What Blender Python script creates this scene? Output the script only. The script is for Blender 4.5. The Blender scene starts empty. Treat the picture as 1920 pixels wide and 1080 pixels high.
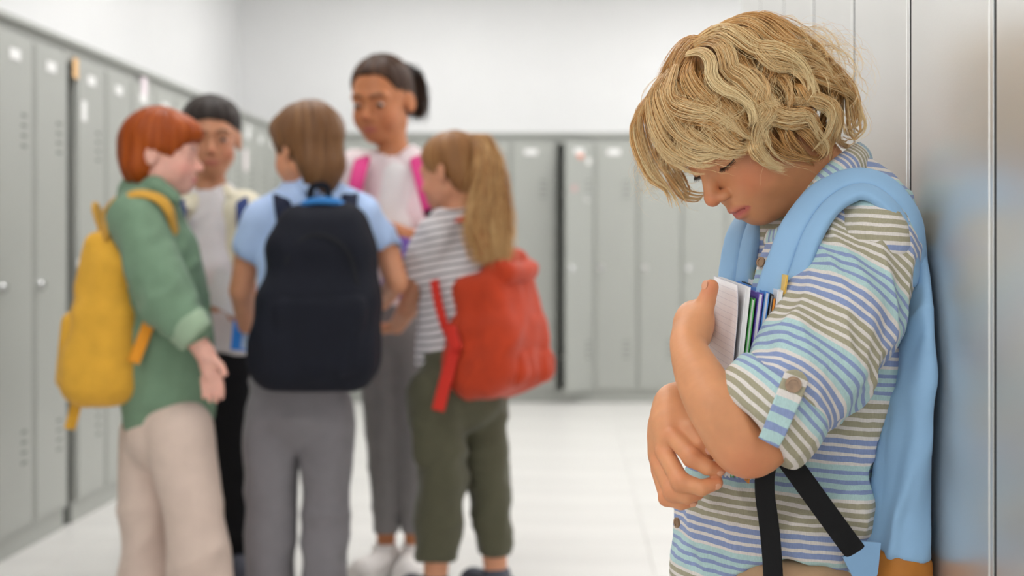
import bpy, bmesh, math, random
import numpy as np
from mathutils import Vector, Matrix

# ------------------------------------------------------------------ camera, light, exposure
SC = bpy.context.scene
COL = SC.collection
FPX = 2667.0            # focal length in pixels of the 1920 wide frame (50 mm on 36 mm)
VX, VY, EYE = 1075.0, 467.0, 0.95   # vanishing point and eye height
cam_d = bpy.data.cameras.new('camera')
cam_d.sensor_width = 36.0
cam_d.lens = FPX * 36.0 / 1920.0
cam_d.shift_x = (960 - VX) / 1920.0
cam_d.shift_y = (VY - 540) / 1920.0
cam_d.clip_start = 0.05
cam_d.dof.use_dof = True
cam_d.dof.focus_distance = 1.50
cam_d.dof.aperture_fstop = 4.1
cam = bpy.data.objects.new('camera', cam_d)
COL.objects.link(cam)
cam.location = (0, 0, EYE)
cam.rotation_euler = (math.pi / 2, 0, 0)
SC.camera = cam
SC.view_settings.view_transform = 'Standard'
SC.view_settings.look = 'None'
SC.view_settings.gamma = 1.0
SC.view_settings.use_curve_mapping = False
SC.view_settings.exposure = 0.33

world = bpy.data.worlds.new('world')
SC.world = world
world.use_nodes = True
world.node_tree.nodes['Background'].inputs[0].default_value = (0.93, 0.96, 1.0, 1)
world.node_tree.nodes['Background'].inputs[1].default_value = 0.6

LAMP = 6.2              # strength of the ceiling panels
def area(name, loc, rot, sx, sy, power, color=(1, 1, 1)):
    l = bpy.data.lights.new(name, 'AREA')
    l.shape = 'RECTANGLE'; l.size = sx; l.size_y = sy; l.energy = power; l.color = color
    o = bpy.data.objects.new(name, l); COL.objects.link(o)
    o.location = loc; o.rotation_euler = rot
    return o
# fill lamps added at unseen openings behind the camera and on the right
area('front_fill', (-1.0, -1.55, 1.65), (math.radians(86), 0, math.radians(0)), 2.6, 1.7, 16, (0.97, 0.98, 1.0))
area('side_fill', (4.12, 6.4, 1.7), (math.radians(90), 0, math.radians(90)), 4.0, 1.9, 14, (1.0, 0.99, 0.97))

# ------------------------------------------------------------------ helpers
def P(x, y, d):
    """point of the place seen at (x, y) of the 1920x1080 frame, d metres in front of the camera"""
    return np.array([(x - VX) / FPX * d, d, EYE - (y - VY) / FPX * d])

def srgb(r, g, b):
    return tuple((c / 255 / 12.92) if c / 255 <= 0.04045 else ((c / 255 + 0.055) / 1.055) ** 2.4 for c in (r, g, b)) + (1.0,)

def nrm(v):
    v = np.asarray(v, float); return v / (np.linalg.norm(v) + 1e-12)

def thing(name, label, cat, loc=(0, 0, 0), group=None):
    o = bpy.data.objects.new(name, None); COL.objects.link(o)
    o.location = loc; o.empty_display_size = 0.05
    o['label'] = label; o['category'] = cat
    if group: o['group'] = group
    return o

def tag(o, label, cat, group=None):
    o['label'] = label; o['category'] = cat
    if group: o['group'] = group
    return o

def origin_of(parent):
    v = np.zeros(3)
    while parent is not None:
        v += np.array(parent.location); parent = parent.parent
    return v

def mkmesh(name, V, Fc, mat=None, parent=None, smooth=True, attrs=None, world=True):
    """V (n,3) world coordinates, Fc (m,3|4) int array or list of lists; parents are only moved, never turned"""
    me = bpy.data.meshes.new(name)
    V = np.asarray(V, np.float32)
    if world and parent is not None:
        V = V - origin_of(parent).astype(np.float32)
    if isinstance(Fc, np.ndarray):
        n = Fc.shape[1]
        me.vertices.add(len(V)); me.vertices.foreach_set('co', V.ravel())
        me.loops.add(Fc.size); me.loops.foreach_set('vertex_index', Fc.astype(np.int32).ravel())
        me.polygons.add(len(Fc))
        me.polygons.foreach_set('loop_start', np.arange(0, Fc.size, n, dtype=np.int32))
        me.update(calc_edges=True)
    else:
        me.from_pydata([tuple(map(float, v)) for v in V], [], [list(map(int, f)) for f in Fc])
        me.update()
    me.polygons.foreach_set('use_smooth', np.full(len(me.polygons), bool(smooth)))
    for k, a in (attrs or {}).items():
        a = np.asarray(a, np.float32)
        if a.ndim == 1:
            at = me.attributes.new(k, 'FLOAT', 'POINT'); at.data.foreach_set('value', a)
        else:
            at = me.attributes.new(k, 'FLOAT_VECTOR', 'POINT'); at.data.foreach_set('vector', a.ravel())
    if mat is not None: me.materials.append(mat)
    o = bpy.data.objects.new(name, me); COL.objects.link(o)
    if parent is not None: o.parent = parent
    return o

class MB:
    """collects simple shapes into one mesh"""
    def __init__(s): s.v = []; s.f = []
    def add(s, v, f):
        n = len(s.v); s.v += [tuple(map(float, q)) for q in v]; s.f += [[i + n for i in q] for q in f]
    def box(s, lo, hi, bev=0.0, R=None, t=None):
        lo = np.array(lo, float); hi = np.array(hi, float)
        bm = bmesh.new(); bmesh.ops.create_cube(bm, size=1.0)
        for v in bm.verts:
            v.co = Vector([(lo[i] + hi[i]) / 2 + v.co[i] * (hi[i] - lo[i]) for i in range(3)])
        if bev > 0:
            bmesh.ops.bevel(bm, geom=bm.edges[:] , offset=bev, segments=2, profile=0.5, affect='EDGES')
        bm.verts.index_update()
        v = np.array([q.co[:] for q in bm.verts]); f = [[q.index for q in p.verts] for p in bm.faces]
        bm.free()
        if R is not None: v = v @ np.array(R).T
        if t is not None: v = v + np.array(t)
        s.add(v, f)
    def tube(s, pts, r, n=8, cap=True):
        V, Fq = tube_geo(pts, r, n, cap); s.add(V, Fq)
    def disc(s, c, axis, r0, r1, th, n=20):
        """ring or disc (r0 = 0) of thickness th, centred on c"""
        a = nrm(axis); u = nrm(np.cross(a, [0.3, 0.1, 0.9])); w = np.cross(a, u); c = np.array(c, float)
        v = []; f = []
        prof = [(r0, -th / 2), (r1, -th / 2), (r1 * 1.0, th / 2), (r0, th / 2)] if r0 > 0 else [(0.0001, -th / 2), (r1, -th / 2), (r1, th / 2), (0.0001, th / 2)]
        for i in range(n):
            q = 2 * math.pi * i / n
            for (rr, hh) in prof: v.append(c + (u * math.cos(q) + w * math.sin(q)) * rr + a * hh)
        for i in range(n):
            for j in range(4):
                f.append([i * 4 + j, ((i + 1) % n) * 4 + j, ((i + 1) % n) * 4 + (j + 1) % 4, i * 4 + (j + 1) % 4])
        s.add(v, f)
    def build(s, name, mat, parent=None, smooth=False):
        return mkmesh(name, np.array(s.v), s.f, mat, parent, smooth)

def tube_geo(pts, r, n=8, cap=True):
    pts = np.asarray(pts, float); m = len(pts)
    r = np.full(m, r) if np.isscalar(r) else np.asarray(r, float)
    T = np.gradient(pts, axis=0); T /= np.linalg.norm(T, axis=1)[:, None] + 1e-12
    u = nrm(np.cross(T[0], [0.31, 0.17, 0.93])); V = []
    for i in range(m):
        u = nrm(u - T[i] * np.dot(u, T[i])); w = np.cross(T[i], u)
        for k in range(n):
            q = 2 * math.pi * k / n
            V.append(pts[i] + (u * math.cos(q) + w * math.sin(q)) * r[i])
    Fq = [[i * n + k, i * n + (k + 1) % n, (i + 1) * n + (k + 1) % n, (i + 1) * n + k] for i in range(m - 1) for k in range(n)]
    if cap:
        Fq.append(list(range(n))[::-1]); Fq.append([(m - 1) * n + k for k in range(n)])
    return V, Fq

def spline(ctrl, n=40):
    """Catmull-Rom through the control points"""
    c = np.asarray(ctrl, float); c = np.vstack([2 * c[0] - c[1], c, 2 * c[-1] - c[-2]])
    m = len(c) - 3; out = []
    for q in np.linspace(0, m - 1e-6, n):
        i = int(q); t = q - i; a, b, d, e = c[i:i + 4]
        out.append(0.5 * (2 * b + (d - a) * t + (2 * a - 5 * b + 4 * d - e) * t * t + (3 * b - a - 3 * d + e) * t ** 3))
    return np.array(out)

def strap_geo(pts, normals, w, th, nseg=None):
    """flat padded band along pts: width w across, thickness th along the normals (rounded edges)"""
    pts = np.asarray(pts, float); N = np.asarray(normals, float)
    m = len(pts); T = np.gradient(pts, axis=0); T /= np.linalg.norm(T, axis=1)[:, None]
    w = np.full(m, w) if np.isscalar(w) else np.asarray(w); th = np.full(m, th) if np.isscalar(th) else np.asarray(th)
    prof = []
    K = 16
    for k in range(K):
        q = 2 * math.pi * k / K
        c, s_ = math.cos(q), math.sin(q)
        prof.append((math.copysign(abs(c) ** 0.55, c), math.copysign(abs(s_) ** 0.75, s_)))
    V = []
    for i in range(m):
        n = nrm(N[i] - T[i] * np.dot(N[i], T[i])); b = np.cross(T[i], n)
        for (pc, ps) in prof: V.append(pts[i] + b * pc * w[i] / 2 + n * ps * th[i] / 2)
    Fq = [[i * K + k, i * K + (k + 1) % K, (i + 1) * K + (k + 1) % K, (i + 1) * K + k] for i in range(m - 1) for k in range(K)]
    Fq += [list(range(K))[::-1], [(m - 1) * K + k for k in range(K)]]
    return np.array(V), Fq

# ------------------------------------------------------------------ signed distance modelling
class Field:
    BIG = 0.08
    def __init__(s, lo, hi, h):
        s.lo = np.array(lo, float); s.h = h
        n = np.ceil((np.array(hi) - s.lo) / h).astype(int) + 1
        s.d = np.full(n, s.BIG, np.float32)
        s.ax = [(s.lo[i] + h * np.arange(n[i])).astype(np.float32) for i in range(3)]
    def _box(s, lo, hi, m):
        a = np.maximum(np.floor((np.array(lo) - m - s.lo) / s.h).astype(int), 0)
        b = np.minimum(np.ceil((np.array(hi) + m - s.lo) / s.h).astype(int) + 1, s.d.shape)
        if (b <= a).any(): return None
        return tuple(slice(a[i], b[i]) for i in range(3))
    def _pts(s, sl):
        return np.meshgrid(s.ax[0][sl[0]], s.ax[1][sl[1]], s.ax[2][sl[2]], indexing='ij', sparse=True)
    def _mix(s, sl, b, k, op):
        a = s.d[sl]
        if op == 'u':
            if k <= 0: s.d[sl] = np.minimum(a, b); return
            q = np.maximum(k - np.abs(a - b), 0) / k
            s.d[sl] = np.minimum(a, b) - q * q * k * 0.25
        else:                       # subtract
            b = -b
            if k <= 0: s.d[sl] = np.maximum(a, b); return
            q = np.maximum(k - np.abs(a - b), 0) / k
            s.d[sl] = np.maximum(a, b) + q * q * k * 0.25
    def cap(s, a, b, ra, rb, k=0.012, op='u', flat=None):
        """tapered capsule; flat = (direction, factor) squashes the section along a direction"""
        a = np.asarray(a, float); b = np.asarray(b, float); R = max(ra, rb)
        if flat is not None: R = R * max(1.0, flat[1])
        m = max(1.4 * k, 0.03) + 3 * s.h
        sl = s._box(np.minimum(a, b) - R, np.maximum(a, b) + R, m)
        if sl is None: return s
        X, Y, Z = s._pts(sl)
        ba = b - a; L2 = float(ba @ ba) + 1e-12
        px, py, pz = X - a[0], Y - a[1], Z - a[2]
        h = np.clip((px * ba[0] + py * ba[1] + pz * ba[2]) / L2, 0, 1)
        qx, qy, qz = px - h * ba[0], py - h * ba[1], pz - h * ba[2]
        rad = ra + (rb - ra) * h
        if flat is not None:
            w = nrm(flat[0]); f = flat[1]
            c = qx * w[0] + qy * w[1] + qz * w[2]; g = (1.0 / f - 1.0) * c
            d = (np.sqrt((qx + g * w[0]) ** 2 + (qy + g * w[1]) ** 2 + (qz + g * w[2]) ** 2) - rad) * min(1.0, f) ** 0.5
        else:
            d = np.sqrt(qx * qx + qy * qy + qz * qz) - rad
        s._mix(sl, d.astype(np.float32), k, op); return s
    def chain(s, pts, rad, k=0.012, op='u', flat=None, soft=False):
        """a limb: the segments meet without swelling at the joints, then blend with what is there"""
        if soft:
            c4 = spline(np.column_stack([np.array(pts), rad]), 7 * len(pts)); pts, rad = list(c4[:, :3]), list(c4[:, 3])
        pts = [np.asarray(p, float) for p in pts]; R = max(rad) * (max(1.0, flat[1]) if flat is not None else 1.0)
        sl = s._box(np.min(pts, 0) - R, np.max(pts, 0) + R, 1.4 * k + 3 * s.h)
        if sl is None: return s
        sub = Field.__new__(Field); sub.h = s.h
        sub.lo = s.lo + s.h * np.array([q.start for q in sl]); sub.ax = [s.ax[i][sl[i]] for i in range(3)]
        sub.d = np.full(s.d[sl].shape, s.BIG, np.float32)
        for i in range(len(pts) - 1): sub.cap(pts[i], pts[i + 1], rad[i], rad[i + 1], 0.0 if soft else (0.0015 if max(rad) < .02 else .006), 'u', flat)
        s._mix(sl, sub.d, k, op); return s
    def ell(s, c, r, R=None, k=0.012, op='u'):
        """ellipsoid; the columns of R are its axes"""
        c = np.asarray(c, float); r = np.asarray(r, float) if not np.isscalar(r) else np.full(3, float(r))
        m = 1.4 * k + 3 * s.h
        ext = r if R is None else np.abs(np.asarray(R)) @ r
        sl = s._box(c - ext, c + ext, m)
        if sl is None: return s
        X, Y, Z = s._pts(sl); px, py, pz = X - c[0], Y - c[1], Z - c[2]
        if R is not None:
            R = np.asarray(R, float)
            px, py, pz = (px * R[0, 0] + py * R[1, 0] + pz * R[2, 0], px * R[0, 1] + py * R[1, 1] + pz * R[2, 1], px * R[0, 2] + py * R[1, 2] + pz * R[2, 2])
        k0 = np.sqrt((px / r[0]) ** 2 + (py / r[1]) ** 2 + (pz / r[2]) ** 2)
        k1 = np.sqrt((px / r[0] ** 2) ** 2 + (py / r[1] ** 2) ** 2 + (pz / r[2] ** 2) ** 2) + 1e-9
        d = k0 * (k0 - 1) / k1
        s._mix(sl, d.astype(np.float32), k, op); return s
    def box(s, c, half, R=None, rnd=0.005, k=0.0, op='u'):
        c = np.asarray(c, float); half = np.asarray(half, float)
        ext = half if R is None else np.abs(np.asarray(R)) @ half
        sl = s._box(c - ext, c + ext, 1.4 * k + 3 * s.h)
        if sl is None: return s
        X, Y, Z = s._pts(sl); px, py, pz = X - c[0], Y - c[1], Z - c[2]
        if R is not None:
            R = np.asarray(R, float)
            px, py, pz = (px * R[0, 0] + py * R[1, 0] + pz * R[2, 0], px * R[0, 1] + py * R[1, 1] + pz * R[2, 1], px * R[0, 2] + py * R[1, 2] + pz * R[2, 2])
        qx, qy, qz = np.abs(px) - half[0] + rnd, np.abs(py) - half[1] + rnd, np.abs(pz) - half[2] + rnd
        d = np.sqrt(np.maximum(qx, 0) ** 2 + np.maximum(qy, 0) ** 2 + np.maximum(qz, 0) ** 2) + np.minimum(np.maximum(np.maximum(qx, qy), qz), 0) - rnd
        s._mix(sl, d.astype(np.float32), k, op); return s
    def cut(s, p, n, k=0.004):
        """keep the side that n points away from"""
        X, Y, Z = np.meshgrid(*s.ax, indexing='ij', sparse=True); n = nrm(n)
        d = (X - p[0]) * n[0] + (Y - p[1]) * n[1] + (Z - p[2]) * n[2]
        a = s.d; b = d.astype(np.float32)
        q = np.maximum(k - np.abs(a - b), 0) / k
        s.d = np.maximum(a, b) + q * q * k * 0.25; return s
    def mesh(s, smooth=1):
        d = s.d.copy()
        for ax in range(3):       # close the border
            sl = [slice(None)] * 3
            for e in (0, -1):
                sl[ax] = e; d[tuple(sl)] = np.maximum(d[tuple(sl)], s.h * 0.5)
        S = d < 0
        nx, ny, nz = d.shape
        cnt = np.zeros((nx - 1, ny - 1, nz - 1), np.uint8)
        cor = [(i, j, k) for i in (0, 1) for j in (0, 1) for k in (0, 1)]
        for (i, j, k) in cor: cnt += S[i:nx - 1 + i, j:ny - 1 + j, k:nz - 1 + k]
        idx = np.argwhere((cnt > 0) & (cnt < 8))
        gid = np.full(cnt.shape, -1, np.int32); gid[idx[:, 0], idx[:, 1], idx[:, 2]] = np.arange(len(idx))
        val = [d[idx[:, 0] + i, idx[:, 1] + j, idx[:, 2] + k] for (i, j, k) in cor]
        acc = np.zeros((len(idx), 3)); n = np.zeros(len(idx))
        for a in range(8):
            for b in range(a + 1, 8):
                if sum(abs(cor[a][q] - cor[b][q]) for q in range(3)) != 1: continue
                va, vb = val[a], val[b]; mk = (va < 0) != (vb < 0)
                t = np.where(mk, va / np.where(mk, va - vb, 1), 0)
                pos = np.array(cor[a])[None] + t[:, None] * (np.array(cor[b]) - np.array(cor[a]))[None]
                acc += pos * mk[:, None]; n += mk
        V = s.lo + s.h * (idx + acc / n[:, None])
        faces = []
        for ax in range(3):
            u, v = [(1, 2), (2, 0), (0, 1)][ax]
            sl0 = [slice(None)] * 3; sl1 = [slice(None)] * 3
            sl0[ax] = slice(0, -1); sl1[ax] = slice(1, None)
            e = np.argwhere(S[tuple(sl0)] != S[tuple(sl1)])
            ok = (e[:, u] > 0) & (e[:, v] > 0) & (e[:, u] < d.shape[u] - 1) & (e[:, v] < d.shape[v] - 1)
            e = e[ok]; flip = S[e[:, 0], e[:, 1], e[:, 2]]
            q = []
            for (du, dv) in ((-1, -1), (0, -1), (0, 0), (-1, 0)):
                c = e.copy(); c[:, u] += du; c[:, v] += dv; q.append(gid[c[:, 0], c[:, 1], c[:, 2]])
            q = np.stack(q, 1); q[~flip] = q[~flip][:, ::-1]
            faces.append(q)
        Fc = np.vstack(faces); Fc = Fc[(Fc >= 0).all(1)]
        for _ in range(smooth): V = relax(V, Fc)
        return V, Fc

def relax(V, Fc, w=0.5):
    n = len(V); acc = np.zeros_like(V); c = np.zeros(n)
    for i in range(4):
        a, b = Fc[:, i], Fc[:, (i + 1) % 4]
        for q in range(3):
            acc[:, q] += np.bincount(a, V[b, q], n) + np.bincount(b, V[a, q], n)
        c += np.bincount(a, minlength=n) + np.bincount(b, minlength=n)
    return V * (1 - w) + w * acc / np.maximum(c, 1)[:, None]

def vnormals(V, Fc):
    a = V[Fc[:, 2]] - V[Fc[:, 0]]; b = V[Fc[:, 3]] - V[Fc[:, 1]]
    fn = np.cross(a, b); N = np.zeros_like(V)
    for i in range(Fc.shape[1]):
        for q in range(3): N[:, q] += np.bincount(Fc[:, i], fn[:, q], len(V))
    return N / (np.linalg.norm(N, axis=1)[:, None] + 1e-12)

def vnoise(Pn, seed=0):
    """smooth value noise, about -1..1, lattice of 1 unit"""
    Pn = np.asarray(Pn, float); i = np.floor(Pn).astype(np.int64); f = Pn - i; f = f * f * (3 - 2 * f)
    def hsh(a, b, c):
        q = (a * 374761393 + b * 668265263 + c * 2147483647 + seed * 1274126177) & 0xffffffff
        q = ((q ^ (q >> 13)) * 1274126177) & 0xffffffff; q = q ^ (q >> 16)
        return (q & 0xffff) / 32767.5 - 1.0
    out = 0
    for dx in (0, 1):
        for dy in (0, 1):
            for dz in (0, 1):
                w = (f[:, 0] if dx else 1 - f[:, 0]) * (f[:, 1] if dy else 1 - f[:, 1]) * (f[:, 2] if dz else 1 - f[:, 2])
                out = out + w * hsh(i[:, 0] + dx, i[:, 1] + dy, i[:, 2] + dz)
    return out

def wrinkle(V, Fc, amp, size, axis=None, stretch=3.0, seed=0, ridge=True, mask=None):
    """cloth folds: noise stretched along `axis`, pushed along the normals"""
    N = vnormals(V, Fc); Q = V.copy()
    if axis is not None:
        a = nrm(axis); Q = Q - np.outer(Q @ a, a) * (1 - 1 / stretch)
    q = Q / size
    q = q + 0.35 * np.stack([vnoise(V / (size * 2.3), seed + 11 + j) for j in range(3)], 1)
    n = vnoise(q, seed)
    if ridge: n = 1 - 2.2 * np.abs(n)
    n = n * amp
    if mask is not None: n = n * mask
    return V + N * n[:, None]

# ------------------------------------------------------------------ materials
MATS = {}
class NT:
    def __init__(s, m): s.t = m.node_tree; s.n = s.t.nodes; s.b = s.n['Principled BSDF']
    def new(s, k, **kw):
        q = s.n.new(k)
        for a, b in kw.items(): setattr(q, a, b)
        return q
    def link(s, a, b): s.t.links.new(a, b)
    def ramp(s, stops, inp=None, mode='LINEAR'):
        r = s.n.new('ShaderNodeValToRGB'); r.color_ramp.interpolation = mode
        e = r.color_ramp.elements
        while len(e) > 1: e.remove(e[-1])
        e[0].position = stops[0][0]; e[0].color = stops[0][1]
        for p, c in stops[1:]:
            q = e.new(p); q.color = c
        if inp is not None: s.link(inp, r.inputs[0])
        return r

def mat(name, col, rough=0.6, noise=0.06, nscale=30.0, bump=0.0, bscale=300.0, metal=0.0, spec=0.5, sheen=0.0, sss=0.0, stretch=None, coat=0.0):
    """plain procedural surface: colour varied by noise, optional fine relief"""
    if name in MATS: return MATS[name]
    m = bpy.data.materials.new(name); m.use_nodes = True; t = NT(m); b = t.b
    tc = t.new('ShaderNodeTexCoord'); src = tc.outputs['Object']
    if stretch is not None:
        mp = t.new('ShaderNodeMapping'); mp.inputs['Scale'].default_value = stretch; t.link(src, mp.inputs[0]); src = mp.outputs[0]
    nz = t.new('ShaderNodeTexNoise'); nz.inputs['Scale'].default_value = nscale; nz.inputs['Detail'].default_value = 4
    t.link(src, nz.inputs['Vector'])
    c = np.array(col[:3])
    r = t.ramp([(0.3, tuple(c * (1 - noise)) + (1,)), (0.7, tuple(np.minimum(c * (1 + noise), 1)) + (1,))], nz.outputs['Fac'])
    t.link(r.outputs[0], b.inputs['Base Color'])
    b.inputs['Roughness'].default_value = rough; b.inputs['Metallic'].default_value = metal
    b.inputs['Specular IOR Level'].default_value = spec
    b.inputs['Sheen Weight'].default_value = sheen; b.inputs['Coat Weight'].default_value = coat
    if sss:
        b.inputs['Subsurface Weight'].default_value = sss; b.inputs['Subsurface Radius'].default_value = (0.9, 0.35, 0.18)
        b.inputs['Subsurface Scale'].default_value = 0.006
    if bump:
        n2 = t.new('ShaderNodeTexNoise'); n2.inputs['Scale'].default_value = bscale; n2.inputs['Detail'].default_value = 3
        t.link(src, n2.inputs['Vector'])
        bp = t.new('ShaderNodeBump'); bp.inputs['Strength'].default_value = bump; bp.inputs['Distance'].default_value = 0.001
        t.link(n2.outputs['Fac'], bp.inputs['Height']); t.link(bp.outputs[0], b.inputs['Normal'])
    MATS[name] = m; return m

def emit(name, col, strength):
    m = bpy.data.materials.new(name); m.use_nodes = True; t = NT(m)
    t.b.inputs['Base Color'].default_value = col
    t.b.inputs['Emission Color'].default_value = col; t.b.inputs['Emission Strength'].default_value = strength
    return m
# ------------------------------------------------------------------ the room
def struct(o):
    o['kind'] = 'structure'; return o

XL, XR, YB, HT = -1.733, 0.39, 8.80, 1.65     # faces of the left, right and back locker rows, locker height
LD = 0.42                                       # locker depth
CEIL = 2.75
M_wall = mat('white_wall_paint', srgb(234, 234, 234), 0.75, 0.01, 6, bump=0.05, bscale=180)
M_ceil = mat('white_ceiling', srgb(238, 238, 236), 0.8, 0.01, 8)
M_locker = mat('grey_locker_enamel', srgb(164, 166, 160), 0.36, 0.02, 3, bump=0.10, bscale=420)
M_gapshade = mat('painted_gap_shade', srgb(70, 72, 68), 0.6, 0.03, 5)  # shade of the gap in the left row, as a dark colour
M_near = mat('silver_grey_locker_enamel', srgb(238, 237, 233), 0.33, 0.02, 3, bump=0.12, bscale=420, metal=0.8)
M_slot = mat('vent_slot_grey', srgb(122, 124, 117), 0.7, 0.0)
M_seamshade = mat('painted_seam_shade', srgb(38, 38, 38), 0.8, 0.0)  # shade between the near doors, put in as a dark colour
M_plate = mat('label_holder_white', srgb(238, 238, 236), 0.35, 0.01)
M_chrome = mat('chrome', srgb(225, 225, 225), 0.15, 0.0, metal=1.0)

def slab(name, lo, hi, m):
    b = MB(); b.box(lo, hi); return struct(b.build(name, m))

# floor: pale polished tiles, each a piece of its own
def floor_mat():
    m = bpy.data.materials.new('pale_floor_tile'); m.use_nodes = True; t = NT(m)
    tc = t.new('ShaderNodeTexCoord'); n1 = t.new('ShaderNodeTexNoise'); n1.inputs['Scale'].default_value = 2.2; n1.inputs['Detail'].default_value = 7
    mp = t.new('ShaderNodeMapping'); mp.inputs['Scale'].default_value = (0.6, 2.2, 1); t.link(tc.outputs['Object'], mp.inputs[0]); t.link(mp.outputs[0], n1.inputs['Vector'])
    r = t.ramp([(0.3, srgb(216, 214, 210)), (0.7, srgb(228, 226, 222))], n1.outputs['Fac']); t.link(r.outputs[0], t.b.inputs['Base Color'])
    t.b.inputs['Roughness'].default_value = 0.34
    return m
M_tile = floor_mat()
M_grout = mat('floor_grout', srgb(226, 223, 218), 0.6, 0.02)
X0, X1, Y0 = XL - LD - 0.02, 4.2, -1.6
fl = slab('floor', (X0, Y0, -0.06), (X1, YB + LD + 0.04, -0.004), M_grout)
TS = 0.60
tb = MB(); tb.box((-TS / 2 + 0.0012, -TS / 2 + 0.0012, -0.0045), (TS / 2 - 0.0012, TS / 2 - 0.0012, 0), 0.0006)
tile0 = None
ty = 1.3
while ty < YB + 0.3:
    tx = XL - 0.3 + 0.17
    while tx < 4.0:
        if tile0 is None:
            tile0 = tb.build('floor_tile', M_tile, fl); o = tile0
        else:
            o = bpy.data.objects.new('floor_tile', tile0.data); COL.objects.link(o); o.parent = fl
        o.location = (tx, ty, 0); tx += TS
    ty += TS
ce = slab('ceiling', (X0, Y0, CEIL), (X1, YB + LD + 0.04, CEIL + 0.08), M_ceil)
slab('wall_left', (X0 - 0.12, Y0, 0), (X0, YB + LD + 0.04, CEIL), M_wall)
slab('wall_back', (X0 - 0.12, YB + LD + 0.02, 0), (X1, YB + LD + 0.16, CEIL), M_wall)
slab('wall_right', (XR + LD + 0.01, Y0, 0), (XR + LD + 0.13, 3.2, CEIL), M_wall)
# right hand side of the hall beyond the end of the near locker row: wall with a wide window
wb = MB()
wb.box((4.2, 3.0, 0), (4.32, YB + LD + 0.1, 0.75)); wb.box((4.2, 3.0, 2.55), (4.32, YB + LD + 0.1, CEIL))
wb.box((4.2, 3.0, 0.75), (4.32, 4.4, 2.55)); wb.box((4.2, 8.4, 0.75), (4.32, YB + LD + 0.1, 2.55))
struct(wb.build('wall_side', M_wall))
slab('wall_return', (XR + LD + 0.13, 3.08, 0), (4.32, 3.2, CEIL), M_wall)
# wall behind the camera, with a broad window
wb = MB()
wb.box((X0, -1.72, 0), (XR + LD, -1.6, 0.75)); wb.box((X0, -1.72, 2.55), (XR + LD, -1.6, CEIL))
wb.box((X0, -1.72, 0.75), (-2.12, -1.6, 2.55)); wb.box((0.45, -1.72, 0.75), (XR + LD, -1.6, 2.55))
struct(wb.build('wall_front', M_wall))

# ceiling light panels
M_lamp = emit('ceiling_panel_light', (1.0, 0.99, 0.985, 1), LAMP)
M_frame = mat('lamp_frame_white', srgb(240, 240, 240), 0.5, 0.0)
k = 0
rowname = ['nearest the left lockers', 'over the middle of the hall', 'over the open right side']
ordn = ['first', 'second', 'third', 'fourth', 'fifth']
for ci, cx in enumerate((-0.95, 0.9, 2.6)):
    for ri, cy in enumerate((0.2, 2.2, 4.2, 6.2, 8.0)):
        if ci > 0 and ri < 2: continue
        else: cxx = cx
        L = thing('ceiling_light', 'square white ceiling panel %s, %s from the camera' % (rowname[ci], ordn[ri]), 'ceiling light', (cxx, cy, CEIL), 'ceiling light panels')
        b = MB()
        for (x0, x1, y0, y1) in ((-.42, .42, -.42, -.40), (-.42, .42, .40, .42), (-.42, -.40, -.40, .40), (.40, .42, -.40, .40)):
            b.box((cxx + x0, cy + y0, CEIL - 0.03), (cxx + x1, cy + y1, CEIL - 0.0005))
        b.build('frame', M_frame, L)
        b = MB(); b.box((cxx - .40, cy - .40, CEIL - 0.022), (cxx + .40, cy + .40, CEIL - 0.012)); b.build('diffuser', M_lamp, L)

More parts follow.
